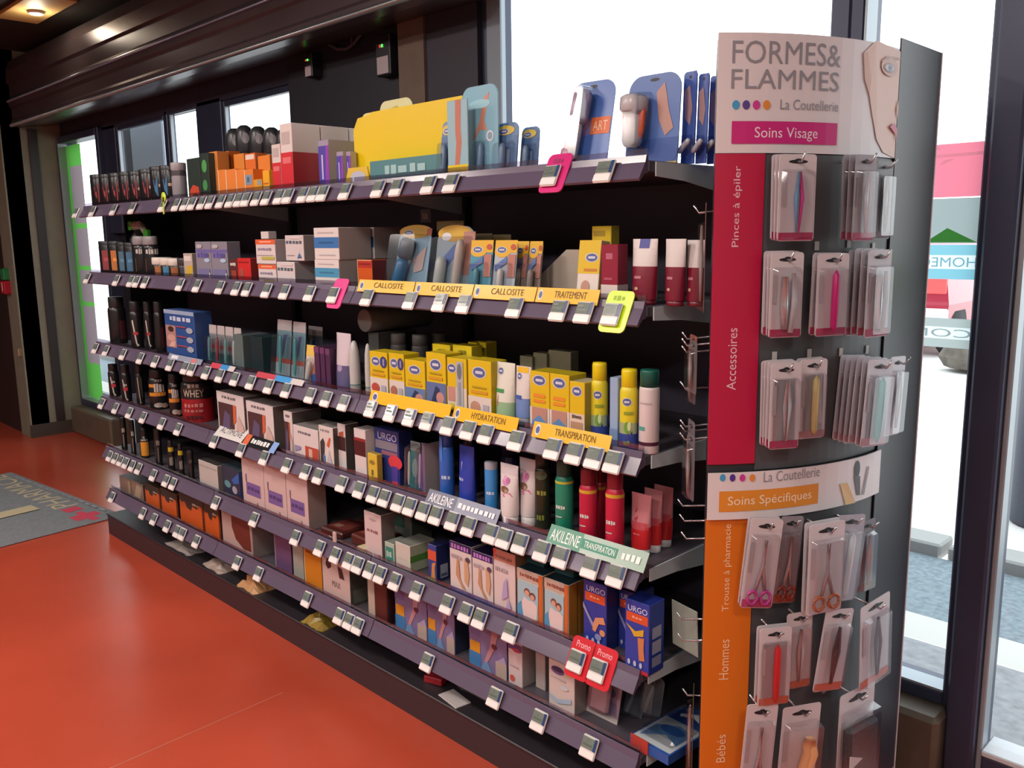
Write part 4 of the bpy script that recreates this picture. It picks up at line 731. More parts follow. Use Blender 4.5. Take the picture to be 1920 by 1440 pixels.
x, y, z, w, h = (2.1702,0.03,1.207,0.1423,0.1861); mb = MB(); mb.box(-.022, .022, 0, .002, 0, .035, CLEAR); mb.box(-.012, .012, -.001, 0, .008, .024, M('6a6e74', .3)); mb.build('hang_tab', loc=(x + .02, y + .10, z + h * .985), label='clear square hang tab above the leftmost yellow headed pack', category='tab')
BL(2.3717,0.02,1.207,0.1468,0.178, 'large clear pack with pale tube and yellow head, second of the yellow headed packs', g, card='93a8b4', art=[('e', .45, .90, .45, .12, 'c8a030'), ('r', .7, .3, 1, .92, 'a8786a'), ('e', .25, .85, .13, .06, 'd4dae0'), ('p', [(0, .4), (.5, .75), (.5, .55), (.2, .3)], '5a74ac')], bub=(.04, .03, .96, .86, .035), inner=[('tube', [('rod', .26, .08, .30, .55, .015, 'b8c4c0'), ('rod', .72, .06, .76, .8, .012, 'c0b8b0')])], rx=9, round_top=.28)
for i, a in enumerate([(2.4923,0.02,1.207,0.0797,0.1386), (2.5773,0.02,1.207,0.0753,0.138), (2.6043,0.05,1.207,0.0397,0.135), (2.6487,0.05,1.207,0.042,0.1347)]):
    BL(*a, ('turquoise pack with yellow head and blue oval', 'white and blue pack with yellow head and white stick', 'dim pack with yellow head, first of two at right', 'dim pack with yellow head, last at right')[i] + ' on the second shelf', g, card=('4f93a8', 'a8b4c0', '8d7f78', '867872')[i], art=[('r', 0, .78, 1, 1, 'd6aa2c'), ('e', .35, .80, .36, .10, 'd6aa2c')] + logo(.32, .83, .2, .05) + [('e', .84, .88, .12, .05, 'b8503a'), ('r', .66, .35, .98, .75, 'b07468'), ('p', [(.05, .55), (.6, .72), (.6, .6), (.1, .45)], '5872ac')], bub=(.08, .04, .9, .62, .02), inner=[('stick', [('rod', .45, .1, .45, .5, .008, ('5a9aac', 'd6d4d2', '9a928c', '948a84')[i])])], rx=8, round_top=.2)
for i, a in enumerate([(2.2825,0.1,1.207,0.1103,0.1882), (2.395,0.12,1.207,0.068,0.1533), (2.4645,0.12,1.207,0.0671,0.1498)]):
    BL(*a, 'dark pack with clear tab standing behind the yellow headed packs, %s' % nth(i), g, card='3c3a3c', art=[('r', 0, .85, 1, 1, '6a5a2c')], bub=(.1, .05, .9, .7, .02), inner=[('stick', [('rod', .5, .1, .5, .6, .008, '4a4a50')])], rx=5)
# beige cardboard tray
TX0, TX1 = 2.6401, 2.8104
TR = thing('display_tray', (0, 0, 0), 'beige cardboard tray with sloping side holding yellow boxes', 'display tray')
mb = MB(); xs = 2.788
mb.prism([(2.5491, SZ[1]), (2.7197, SZ[1]), (2.8257, 1.3168), (2.6997, 1.3167)], .14, .145, M('a89c90', .6), axis='y'); mb.build('side_panel', TR)
mb = MB(); mb.box(2.7434, 2.8766, .05, .139, SZ[1] + .0005, SZ[1] + .012, M('c89a20', .4), .002); mb.build('rim', TR)
TF = [('r', 0, .46, 1, 1, YEL)] + logo(.62, .72, .26, .065) + [('r', .3, .50, .9, .54, 'c07a30'), ('e', .42, .24, .2, .11, 'b88a7a'), ('r', .65, .12, .9, .18, 'a09aa8')]
C((2.8687,0.012,1.207,0.0807,0.1101)[0], .012, SZ[1] + .001, .060, .132, .030, 'yellow and white box leaning in the beige tray', front='d8d0c8', side='b0a060', art=TF, rx=-7)
C((2.8348,0.1,1.207,0.0769,0.1353)[0], .105, SZ[1] + .0125, .055, .150, .03, 'yellow box standing upright at the back of the beige tray', front='c8ac20', side='9a8824', art=[('r', .1, .85, .7, .93, '9a8420')])
C(2.9301,0.015,1.207,0.0442,0.1234, .035, 'burgundy box with white base beside the neon tag', front='8a2038', side='7a1a30', art=[('r', 0, 0, 1, .32, 'd0c6c4'), ('r', .3, .75, .7, .85, 'b0647a'), ('r', .2, .4, .7, .44, 'a85068')], sart=[('r', 0, 0, 1, .32, 'b4a8a8')])
g = 'burgundy and white hand cream tubes at the right of the second shelf'
for a, lab in (((3.0042,0.02,1.207,0.0631,0.1338), 'burgundy tube with white shoulder and blue square behind the neon tag'), ((3.0753,0.03,1.207,0.0486,0.1332), 'burgundy tube with pale grey top, second from the right'), ((3.1109,0.05,1.207,0.0414,0.1307), 'shiny burgundy tube with pale top, rightmost on the second shelf')):
    TB(*a, lab, g, lo='74182e', hi='cfc8c6', split=.55, cap='6a1428', art=[('r', .3, .86, .75, 1, '3a3a90')] * ('blue' in lab) + [('r', .2, .40, .55, .44, 'a8707c'), ('e', .35, .25, .1, .025, 'b89a80')], capw=.8, caph=.08)

# ================================================================== goods, third shelf
g = 'black protein tubs'
for a, lab in (((0.0761,0.03,0.897,0.0741,0.2079), 'big black tub, leftmost on the third shelf'), ((0.3383,0.02,0.897,0.0521,0.2009), 'black tub with white V lettering, second on the third shelf'), ((0.413,0.05,0.897,0.0373,0.2022), 'black tub with white V lettering, third on the third shelf'), ((0.5636,0.03,0.897,0.0403,0.21), 'black tub with dark red edge beside the blue bandage box')):
    L(*a, lab, 'tub', g, body='1a191c', cap='202023', shape='tub', art=[('p', [(.25, .6), (.34, .62), (.5, .12), (.62, .08), (.5, .05), (.42, .12)], 'c2b8ac'), ('r', .3, .30, .6, .36, 'a8303a')] if 'V' in lab else [('r', .6, .1, .9, .5, '4a1c22')], name='tub', capname='lid')
C(0.8317,0.015,0.897,0.2596,0.1881, .07, 'dark blue bandage box with skin pictures and three circles', front='2d4f8c', side='27406e', top='3a5a94', art=[('r', .02, .22, .36, .68, 'a87f78'), ('e', .2, .6, .1, .06, '3a2a2a'), ('e', .2, .42, .13, .07, 'c49a90'), ('p', [(.1, .24), (.3, .24), (.34, .36), (.2, .34)], 'd0aaa0'), ('r', 0, .92, 1, 1, '93a4c0'), *WR(.2, .78, .95, .88, 'b8c4dc'), ('e', .84, .62, .11, .06, '9aa4b4'), ('e', .84, .43, .11, .06, '9aa4b4'), ('e', .84, .24, .11, .06, '9aa4b4'), ('r', .42, .66, .74, .69, '9a4a5a'), ('r', .42, .46, .74, .49, '9a4a5a'), ('r', .42, .27, .74, .30, '9a4a5a'), ('r', .1, .05, .3, .10, 'c0b0b8')])
g = 'clear hanging packs with white heads on the third shelf'
for i, a in enumerate([(1.0239,0.015,0.897,0.0566,0.1447), (1.0875,0.015,0.897,0.055,0.1448), (1.1514,0.015,0.897,0.0575,0.145), (1.2135,0.015,0.897,0.0519,0.1452)]):
    BL(*a, 'narrow clear pack with white head, %s right of the blue bandage box' % nth(i), g, card='7d8488', art=[('r', 0, .78, 1, 1, 'b0aaaa'), ('r', 0, 0, 1, .3, '3a6068'), ('r', .3, .4, .7, .5, 'a84a4a')], bub=(.08, .05, .92, .75, .03), inner=[('brush', [('rod', .5, .1, .5, .7, .006, ('5a8a94', '8a3a44', '6a9a98', 'a8b8b4')[i])])], rx=3)
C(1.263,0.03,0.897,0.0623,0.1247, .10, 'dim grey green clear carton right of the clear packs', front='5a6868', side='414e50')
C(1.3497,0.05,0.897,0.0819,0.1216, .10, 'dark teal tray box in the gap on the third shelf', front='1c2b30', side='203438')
for i, a in enumerate([(1.5192,0.015,0.897,0.0897,0.1933), (1.6111,0.015,0.897,0.0758,0.1918), (1.5884,0.09,0.897,0.0855,0.1705)]):
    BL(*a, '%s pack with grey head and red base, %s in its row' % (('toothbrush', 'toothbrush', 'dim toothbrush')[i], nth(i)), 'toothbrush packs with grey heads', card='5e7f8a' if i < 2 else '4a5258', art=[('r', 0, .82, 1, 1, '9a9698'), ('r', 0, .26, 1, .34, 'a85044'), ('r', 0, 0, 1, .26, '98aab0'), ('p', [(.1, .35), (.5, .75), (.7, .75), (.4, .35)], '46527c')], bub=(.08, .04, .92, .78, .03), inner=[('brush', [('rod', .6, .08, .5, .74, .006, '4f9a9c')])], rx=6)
BL(1.7193,0.008,0.897,0.0938,0.1255, 'yellow and white pack with blue patch on the third shelf', None, card='c8bcb4', art=[('r', 0, .72, 1, 1, 'd8b858'), ('p', [(.3, .2), (.6, .7), (.8, .6), (.5, .2)], 'c88a6a'), ('e', .62, .16, .22, .14, '3c62a4')], bub=(.1, .06, .9, .68, .025), inner=[('brush', [('rod', .35, .1, .45, .6, .008, 'd8d4d0')])], rx=8)
for i, a in enumerate([(1.7783,0.02,0.897,0.0272,0.1256), (1.8095,0.02,0.897,0.0238,0.1248), (1.8388,0.02,0.897,0.0234,0.1239)]):
    C(*a, .11, 'thin dark purple pack standing on edge, %s from the left' % nth(i), front='4a2c4c', side='38243c', art=[('r', 0, .85, 1, 1, '6a3a64')], group='thin dark purple packs')
TB(1.8967,0.02,0.897,0.0748,0.1734, 'wide tube with white head and purple blue foot', None, lo='5a587e', hi='c6bcc4', split=.42, cap='8a88a0', art=[('e', .5, .40, .2, .06, '9a8aa8')], capw=.8, caph=.05)
g = 'white tapered tubes with teal line'
for i, (a, lab) in enumerate((((1.965,0.015,0.897,0.0324,0.1566), 'white tapered tube with teal line, frontmost'), ((2.0335,0.02,0.897,0.0213,0.1536), 'white tapered tube with teal line beside the yellow boxes'))):
    x, y, z, w, h = a; t = thing('tapered_tube', (x, y + w / 2, z), lab, 'tube', g)
    mb = MB(); r = w / 2; mb.lathe([(r, .16 * h), (r, .5 * h), (r * .86, .8 * h), (r * .5, .96 * h), (r * .2, h), (0, h)], M('b4b6b4', .35), 20); mb.lathe([(r + .0004, .17 * h), (r + .0004, .185 * h)], M('2f6a6c', .4), 20); mb.build('body', t)
    mb = MB(); mb.lathe([(0, 0), (r * .95, 0), (r, .01), (r, .155 * h)], M('9c9a98', .35), 20); mb.build('cap', t)
for i, (u_, yy) in enumerate((((1.9649), .17), ((2.0435), .19), ((2.0634), .25), ((1.8159), .25))):
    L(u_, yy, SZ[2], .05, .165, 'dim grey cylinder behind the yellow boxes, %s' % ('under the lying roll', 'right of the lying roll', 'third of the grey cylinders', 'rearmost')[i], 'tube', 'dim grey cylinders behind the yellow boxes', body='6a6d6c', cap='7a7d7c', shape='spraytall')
t = thing('roll', (1.8981, .12, SZ[2] + .205), 'grey cylinder lying across the tops of the grey tubes', 'roll')
mb = MB(); mb.lathe([(.034, 0), (.036, .004), (.036, .24), (.034, .244), (0, .244)], M('6e7270', .5), 24, axis='y'); mb.build('body', t)
mb = MB(); mb.lathe([(0, -.003), (.033, -.003), (.035, 0)], M('8b8e8c', .5), 24, axis='y'); mb.build('end_cap', t)
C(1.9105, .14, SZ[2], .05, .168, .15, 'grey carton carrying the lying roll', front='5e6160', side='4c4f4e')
# yellow foot care cartons in front
def YB(sp, foot='b8604c', oval=False, pic=None):
    o = [('r', 0, 0, 1, sp, 'd0c8c2')] + logo(.36 if oval else .5, .80, .22 if oval else .26, .085)
    if oval: o += [('e', .80, .80, .19, .12, '3a3f78'), ('r', .77, .73, .79, .87, 'c8c8d8'), ('r', .83, .73, .85, .87, 'c8c8d8')]
    if pic: o += [('r', 0, 0, 1, sp, pic), ('p', [(.1, 0), (.5, sp * .9), (.7, sp * .8), (.6, 0)], '2e3a5c'), ('e', .72, sp * .5, .2, .10, 'c08a84')]
    else: o += [('e', .32, sp * .55, .22, .10, foot), ('r', .65, sp * .3, .9, sp * .7, 'a8a2b0')]
    return o + [('r', .15, sp + .05, .85, sp + .10, 'c89428'), ('r', .2, sp + .14, .8, sp + .17, 'a89020')]
g = 'yellow and white foot care boxes on the third shelf'
YC = [((2.1039,0.015,0.897,0.0834,0.1372), YB(.46, 'b04c40', True), 'yellow box with red spot and blue disc, leftmost of the yellow boxes'), ((2.1863,0.015,0.897,0.0675,0.1397), YB(.46, 'a86a58', True), 'yellow box with brown spot and blue disc, second of the yellow boxes'), ((2.2702,0.012,0.897,0.0848,0.1285), YB(.42, pic='5f7ba8'), 'shorter yellow box with blue picture, third of the yellow boxes'), ((2.3585,0.012,0.897,0.0781,0.1562), YB(.50, pic='5a6f9c'), 'tall yellow box with dark blue foot picture'), ((2.4405,0.012,0.897,0.0741,0.1495), [('r', 0, 0, 1, .5, 'd2c4b8')] + logo(.26, .82, .2, .07) + [('r', .05, .25, .42, .5, 'b88a7c'), ('r', .15, .08, .35, .22, 'c8c040'), ('r', .5, .08, .85, .95, 'a8adb0'), ('e', .67, .78, .12, .14, '6a7278'), ('r', .60, .2, .74, .6, '87929a')], 'yellow box with clear window and silver tool'), ((2.5252,0.012,0.897,0.0838,0.1518), YB(.40, 'b88a78'), 'wide yellow box with brown heel picture')]
for a, art_, lab in YC:
    C(*a, .055, lab, front=YEL, side='a89618', top='c8ae20', art=art_, group=g)
for i, a in enumerate([(2.3014,0.08,0.897,0.0737,0.1675), (2.3973,0.07,0.897,0.0738,0.1731), (2.3824,0.12,0.897,0.0361,0.1756), (2.4093,0.13,0.897,0.0313,0.1767)]):
    C(*a, .04, 'yellow box behind the front row showing its top tab, %s from the left' % nth(i), front='c8b41c', side='98881c', art=[*WR(.3, .86, .75, .93, '6a6420')], group='yellow boxes behind the front row')
TB(2.597,0.015,0.897,0.0639,0.1513, 'white squeeze tube with green foot among the yellow boxes', None, lo='8fb08c', hi='d4d4c8', split=.30, cap='5f9a68', art=logo(.3, .86, .16, .05) + [('r', .05, .52, .62, .58, '3f9050'), ('p', [(.1, .3), (.3, .5), (.25, .3)], 'c09080')], capw=.85, caph=.10)
TB(2.6618,0.015,0.897,0.0495,0.1485, 'white squeeze tube with blue foot among the yellow boxes', None, lo='6a86bc', hi='d2ccca', split=.38, cap='6f7684', art=[('r', .1, .90, .9, .99, 'd8b020')] + logo(.3, .84, .16, .05) + [('r', .08, .48, .6, .54, '3a5aa8')], capw=.85, caph=.18)
for a, lab in (((2.7295,0.012,0.897,0.0611,0.1445), 'yellow box with two feet picture, left one of the pair'), ((2.7909,0.012,0.897,0.0584,0.1446), 'yellow box with two feet picture, right one of the pair')):
    C(*a, .06, lab, front=YEL, side='a89618', top='b8a41c', group='yellow boxes with two feet pictures', art=[('r', 0, 0, 1, .42, 'd4ccc8')] + logo(.5, .86, .3, .075) + [('r', .2, .58, .8, .64, 'd88a30'), ('r', .2, .50, .8, .55, 'd88a30'), ('r', .12, .12, .9, .42, 'b0857a'), ('p', [(.12, .12), (.9, .12), (.9, .18), (.5, .30), (.12, .18)], '5a86b8'), *WR(.2, .03, .8, .10, '4a4a5a')])
C(2.8435,0.012,0.897,0.0438,0.1332, .06, 'narrow yellow box with beige picture next to the spray cans', front=YEL, side='8f8440', top='b8b090', art=[('r', 0, 0, 1, .46, 'd2c0b0')] + logo(.5, .84, .3, .075) + [('r', .1, .05, .9, .32, 'b08a70'), ('p', [(.1, .05), (.9, .05), (.6, .18), (.3, .16)], 'b8b060'), *WR(.2, .38, .85, .44, '5a5040')])
for i, a in enumerate([(2.5617,0.14,0.897,0.0437,0.152), (2.6009,0.15,0.897,0.0463,0.1625), (2.6577,0.16,0.897,0.0749,0.1716)]):
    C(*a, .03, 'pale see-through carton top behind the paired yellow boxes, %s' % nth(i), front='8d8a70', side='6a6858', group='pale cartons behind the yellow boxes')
SA = logo(.42, .60, .18, .045) + [('r', .3, .44, .7, .48, '8a9a30'), ('e', .45, .28, .14, .075, '6a9a40'), ('e', .52, .30, .07, .06, 'c8d8a0'), ('p', [(0, 0), (1, 0), (1, .34), (.6, .22), (0, .10)], '2f3f8c'), *WR(.3, .06, .55, .12, '8aac50')]
g = 'yellow and blue foot spray cans'
L(2.8775,0.03,0.897,0.0377,0.1766, 'yellow and blue spray can, left of the two', 'spray can', g, body='d8cc30', cap='dcc818', shape='spray', art=SA, bands=[(.0, .2, '35468f'), (.2, .34, '9aa880')], name='spray_can')
L(2.9704,0.015,0.897,0.0395,0.1732, 'yellow and blue spray can, right of the two', 'spray can', g, body='d8cc30', cap='dcc818', shape='spray', art=SA, bands=[(.0, .2, '35468f'), (.2, .34, '9aa880')], name='spray_can')
C(2.9324,0.03,0.897,0.022,0.1499, .035, 'pale blue narrow carton between the yellow spray cans', front='8fa8c8', side='9ab0cc', art=[('r', 0, .0, 1, .25, '7088b0')])
L(3.0243,0.012,0.897,0.043,0.1765, 'white spray can with dark green cap, rightmost on the third shelf', 'spray can', None, body='cfc4c4', cap='14574c', shape='spraytall', bands=[(.10, .145, '4a2238')], art=[('r', .05, .28, .35, .33, '4f9a90'), ('r', .1, .6, .6, .62, 'b0a4a6')], name='spray_can')

# ================================================================== goods, fourth shelf
g = 'black tubs with white lettering on the fourth shelf'
VB = [('p', [(.25, .62), (.33, .62), (.5, .10), (.62, .05), (.5, .02), (.40, .12)], 'b9b0a6'), ('r', .30, .30, .62, .40, 'a8303a'), *WR(.3, .42, .6, .5, 'b0a8a4', 3)]
for i, a in enumerate([(0.0081,0.03,0.648,0.0466,0.1501), (0.1787,0.02,0.648,0.0431,0.1627), (0.3181,0.03,0.648,0.0339,0.1748)]):
    L(*a, 'black tub with white slanted lettering, %s from the left on the fourth shelf' % nth(i), 'tub', g, body='18181b', cap='1f1f22', shape='tub', art=VB if i < 2 else [('p', [(.3, .7), (.38, .7), (.5, .10), (.56, .05), (.45, .05)], 'a89a88'), ('p', [(.62, .7), (.68, .7), (.72, .2), (.68, .2)], '5a6a5c')], name='tub', capname='lid')
for i, a in enumerate([(0.4606,0.03,0.648,0.0729,0.1708), (0.6745,0.02,0.648,0.044,0.1756)]):
    L(*a, 'black tub with orange bars and white lettering, %s one' % ('left', 'right')[i], 'tub', g, body='1a191b', cap='222226', shape='tub', art=[('r', .05, .56, .35, .64, 'c07a28'), ('r', .05, .34, .85, .43, 'c07a28'), *WR(.35, .44, .8, .66, 'b4ada6', 4), *WR(.4, .70, .7, .76, '8a8480', 3), ('e', .5, .12, .2, .06, 'a89890'), ('e', .75, .10, .15, .06, 'b08a78')], name='tub', capname='lid')
L(0.8194,0.012,0.648,0.1223,0.2025, 'large round black and red protein tub on the fourth shelf', 'tub', None, body='1c1b1d', cap='232327', shape='tub', bands=[(.0, .46, '8e1a22')], art=[('t', .14, .50, .66, .64, 'c0b0a0', 'WHEY'), *WR(.28, .68, .58, .76, '9a8a80', 3), ('r', .05, .655, .85, .665, '5a4034'), ('p', [(.05, .46), (.5, .52), (.9, .46), (.9, .40), (.05, .40)], '8e1a22'), *WR(.15, .30, .65, .38, 'b06a66', 5), *WR(.15, .20, .65, .27, 'a85e5c', 5), *WR(.2, .08, .6, .15, '4a1418', 4)], name='tub', capname='lid')
KB = lambda: [('r', 0, .80, 1, 1, 'cdc6c6'), *WR(.2, .86, .75, .93, '6a6468', 5), ('r', .06, .10, .62, .76, '4a3234'), ('p', [(.62, .76), (.72, .76), (.70, .4), (.60, .3)], 'c8603a'), ('p', [(.15, .10), (.45, .10), (.5, .5), (.3, .6)], '5a5070'), ('p', [(.66, .1), (.98, .06), (.98, .3), (.8, .55)], 'c4aaa2')]
g = 'white brace boxes with dark pictures'
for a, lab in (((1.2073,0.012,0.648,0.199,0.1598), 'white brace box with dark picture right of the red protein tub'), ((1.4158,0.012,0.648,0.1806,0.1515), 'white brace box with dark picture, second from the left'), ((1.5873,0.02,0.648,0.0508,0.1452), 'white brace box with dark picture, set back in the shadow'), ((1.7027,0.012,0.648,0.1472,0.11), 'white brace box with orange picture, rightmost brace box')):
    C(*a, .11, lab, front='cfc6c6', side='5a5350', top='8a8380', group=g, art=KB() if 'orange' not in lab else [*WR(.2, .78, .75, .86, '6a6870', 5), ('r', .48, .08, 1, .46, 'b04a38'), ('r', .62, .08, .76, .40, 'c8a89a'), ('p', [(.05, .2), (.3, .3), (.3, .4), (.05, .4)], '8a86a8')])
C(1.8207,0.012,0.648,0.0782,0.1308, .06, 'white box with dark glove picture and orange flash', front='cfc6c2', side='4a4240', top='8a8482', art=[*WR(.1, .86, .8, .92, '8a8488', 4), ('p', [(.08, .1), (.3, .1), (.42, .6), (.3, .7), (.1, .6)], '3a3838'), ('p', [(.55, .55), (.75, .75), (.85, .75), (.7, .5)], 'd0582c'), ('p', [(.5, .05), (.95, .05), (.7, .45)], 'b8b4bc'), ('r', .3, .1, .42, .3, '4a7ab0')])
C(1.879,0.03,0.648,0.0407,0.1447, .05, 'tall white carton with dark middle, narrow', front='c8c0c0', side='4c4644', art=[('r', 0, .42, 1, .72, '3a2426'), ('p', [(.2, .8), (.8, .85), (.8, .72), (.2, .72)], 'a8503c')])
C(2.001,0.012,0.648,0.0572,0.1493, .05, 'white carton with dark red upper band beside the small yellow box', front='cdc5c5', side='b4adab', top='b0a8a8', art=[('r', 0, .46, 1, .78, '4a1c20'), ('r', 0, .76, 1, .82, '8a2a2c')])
C(2.0654,0.008,0.648,0.0448,0.0867, .02, 'small yellow box in front of the blue plaster box', front='cdb03c', side='a08a30', art=[('e', .5, .7, .3, .08, '8a7430'), ('r', .4, .25, .6, .45, '5a5a40')])
UR = lambda: ('t', .22, .80, .92, .93, 'dfe2ee', 'URGO')
C(2.093,0.04,0.648,0.116,0.1569, .05, 'dark blue plaster box with white lettering and orange disc', front='2a3878', side='1f2a60', top='27346c', art=[('t', .16, .80, .92, .93, 'b9c0d8', 'URGO'), ('r', .05, .62, .95, .78, '7a7684'), ('r', .3, .52, .95, .60, '8a5a6a'), ('e', .85, .42, .28, .13, 'c83c48'), ('r', .70, .05, .95, .34, '4a3a90'), ('r', .7, .0, .95, .06, 'b83a50')])
BL(2.2023,0.02,0.648,0.0437,0.137, 'narrow teal pack with clear cover left of the purple one', None, card='3f7f80', art=[('r', 0, .8, 1, 1, '8a9a9c'), ('e', .5, .45, .3, .2, '8ab0ac')], bub=(.04, .03, .96, .97, .03), inner=[('stick', [('rod', .3, .1, .3, .8, .004, 'b4c8c4')])], rx=3, hole=False)
BL(2.2509,0.02,0.648,0.0448,0.1388, 'narrow purple pack with clear cover and orange spot', None, card='7f68a8', art=[('r', 0, .8, 1, 1, '6a6070'), ('e', .65, .5, .3, .12, 'c8785a')], bub=(.04, .03, .96, .97, .03), inner=[('stick', [('rod', .3, .1, .3, .8, .004, 'b8a8cc')])], rx=3, hole=False)
C(2.2736,0.03,0.648,0.0116,0.1422, .085, 'grey sided carton right of the purple pack', front='6a5a70', side='948a8c')
g = 'blue foot cream bottles'
L(2.3603,0.02,0.648,0.0399,0.1909, 'bright blue slim bottle, leftmost of the blue bottles', 'bottle', g, body='2f62b8', cap='2a56a8', shape='spraytall', art=[*WR(.2, .34, .7, .40, 'b8cce8', 3), ('r', .1, .6, .3, .95, '3f76c8')])
TB(2.4442,0.02,0.648,0.0574,0.1672, 'deep blue squeeze tube standing on its cap', g, lo='2a3fa0', hi='2e3c98', split=.6, cap='b9b4c4', art=[*WR(.1, .45, .55, .50, 'a8b4dc', 3), ('p', [(.3, .75), (.36, .75), (.33, .6)], 'b8c0dc')], capw=.85, caph=.09)
L(2.5358,0.02,0.648,0.0338,0.1405, 'light blue bottle with pale cap left of the flower tubes', 'bottle', g, body='3a86c8', cap='9a9ca8', shape='slim', art=[*WR(.2, .42, .7, .48, 'c0d8ec', 3)])
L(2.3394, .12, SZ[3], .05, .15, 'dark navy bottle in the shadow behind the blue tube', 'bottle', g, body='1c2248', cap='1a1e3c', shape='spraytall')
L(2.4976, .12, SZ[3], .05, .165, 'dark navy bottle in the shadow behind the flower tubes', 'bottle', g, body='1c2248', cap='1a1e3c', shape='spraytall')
FLW = [('e', .45, .72, .22, .06, 'c88ab4'), ('e', .40, .78, .10, .05, 'd0a0c4'), ('e', .6, .75, .12, .05, 'b86a9c'), ('e', .42, .60, .26, .055, '7a5a48'), ('e', .55, .58, .1, .03, 'a89074'), ('p', [(.3, .52), (.8, .56), (.95, .50), (.4, .48)], 'c86a90')]
g = 'white tubes with pink flower'
TB(2.6197,-0,0.648,0.0625,0.153, 'white tube with pink flower, front one', g, lo='d2cccc', hi='c6bcc0', split=.8, cap='d6d2d2', art=FLW, capw=.72, caph=.17)
TB(2.6558,0.03,0.648,0.0594,0.1682, 'white tube with pink flower, rear one', g, lo='c8c2c2', hi='bab0b6', split=.8, cap='ccc8c8', art=FLW, capw=.68, caph=.15)
L(2.6937,0.04,0.648,0.0388,0.1881, 'dark olive bottle beside the flower tubes', 'bottle', None, body='23281c', cap='1c2018', shape='spraytall', art=[*WR(.2, .45, .7, .52, '8a8a40', 3), *WR(.2, .12, .6, .2, '6a7030', 3), ('e', .4, .72, .3, .06, '4a5440')])
g = 'foot deodorant spray cans on the fourth shelf'
SC = [*WR(.1, .38, .55, .43, 'c8d0cc', 4), ('r', .1, .28, .4, .295, 'b0b8b4')]
L(2.7793,0.02,0.648,0.0436,0.1935, 'green spray can on the fourth shelf', 'spray can', g, body='1f8068', cap='1a4a40', shape='spray', bands=[(.695, .725, 'b8b43c')], art=SC, name='spray_can')
L(2.8596,0.012,0.648,0.041,0.1893, 'red spray can, left of the two front red ones', 'spray can', g, body='b32240', cap='7e1c30', shape='spray', bands=[(.685, .725, 'c8a032')], art=SC, name='spray_can')
L(2.8541,0.065,0.648,0.0319,0.183, 'red spray can standing behind between the front red ones', 'spray can', g, body='9c1e38', cap='6e182a', shape='spray', bands=[(.69, .725, 'b08a30')], art=[], name='spray_can')
L(2.939,0.008,0.648,0.042,0.1996, 'red spray can, right of the two front red ones', 'spray can', g, body='b82442', cap='8a2036', shape='spray', bands=[(.685, .725, 'c8a032')], art=SC, name='spray_can')
g = 'pink and red tubes with white caps'
for (a, lab) in (((2.9793,0.055,0.648,0.0537,0.1406), 'pink and red tube with white cap, frontmost of three'), ((2.9829,0.095,0.648,0.0495,0.1434), 'pink and red tube with white cap, middle of three'), ((2.9779,0.14,0.648,0.0528,0.1399), 'pink and red tube with white cap, rearmost of three')):
    TB(*a, lab, g, lo='c4262c', hi='c8848c', split=.42, cap='d8d4d6', art=[('r', -.02, .44, 1.02, .56, 'c0505a'), ('p', [(.28, .72), (.42, .80), (.36, .70)], 'b84050'), ('p', [(.24, .60), (.5, .66), (.4, .56)], 'b84050'), *WR(.3, .36, .7, .38, 'd89090', 3)], capw=.80, caph=.13)

# ================================================================== goods, fifth shelf
g = 'dark bottles at the left of the fifth shelf'
for i, (a, c, nm) in enumerate((((0.0967,0.03,0.412,0.0309,0.1461), 'a09a90', 'white lettering'), ((0.2322,0.02,0.412,0.0259,0.1572), '9a948c', 'pale lettering'), ((0.3112,0.03,0.412,0.0472,0.1289), 'c8862c', 'amber label'), ((0.4925,0.02,0.412,0.0333,0.1577), '7a766e', 'grey lettering'), ((0.6273,0.015,0.412,0.0326,0.1292), 'b09a28', 'small yellow label'), ((0.7223,0.015,0.412,0.0281,0.1311), 'b09a28', 'yellow label and grey lines'), ((0.802,0.02,0.412,0.0278,0.117), '4a4846', 'faint lettering'))):
    L(*a, 'dark bottle with %s, %s from the left on the fifth shelf' % (nm, nth(i)), group=g, body='1b1a1c', cap='222022', shape='pill' if i in (2, 4, 5) else 'slim', sy=.8, art=([('r', .12, .08, .85, .56, c), *WR(.2, .6, .8, .66, 'a8a29a', 4)] if i == 2 else [('r', .2, .66, .85, .80, c), *WR(.3, .2, .7, .5, '8a857c', 3)] if 'yellow' in nm else [*WR(.3, .55, .7, .7, c, 3), ('r', .4, .1, .5, .5, shade(c, .8))]))
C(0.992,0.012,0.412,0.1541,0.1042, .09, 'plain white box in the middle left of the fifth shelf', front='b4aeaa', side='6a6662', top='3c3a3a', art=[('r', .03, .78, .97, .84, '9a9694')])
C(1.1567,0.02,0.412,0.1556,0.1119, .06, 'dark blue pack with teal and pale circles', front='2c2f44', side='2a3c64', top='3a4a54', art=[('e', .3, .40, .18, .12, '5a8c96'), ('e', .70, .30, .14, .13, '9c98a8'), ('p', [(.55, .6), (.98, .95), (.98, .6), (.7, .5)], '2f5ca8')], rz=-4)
g = 'pinkish white cartons with violet label'
for i, a in enumerate([(1.3377,0.012,0.412,0.151,0.1859), (1.4883,0.012,0.412,0.1442,0.1728), (1.6293,0.012,0.412,0.1312,0.1642)]):
    x, y, z, w, h = a
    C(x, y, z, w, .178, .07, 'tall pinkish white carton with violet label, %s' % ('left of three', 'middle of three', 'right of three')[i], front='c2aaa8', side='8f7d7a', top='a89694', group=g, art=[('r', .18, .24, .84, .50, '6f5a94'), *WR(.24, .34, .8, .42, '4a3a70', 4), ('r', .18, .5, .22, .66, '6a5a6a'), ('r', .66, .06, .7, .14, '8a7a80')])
g = 'flat brown packs lying on the fifth shelf'
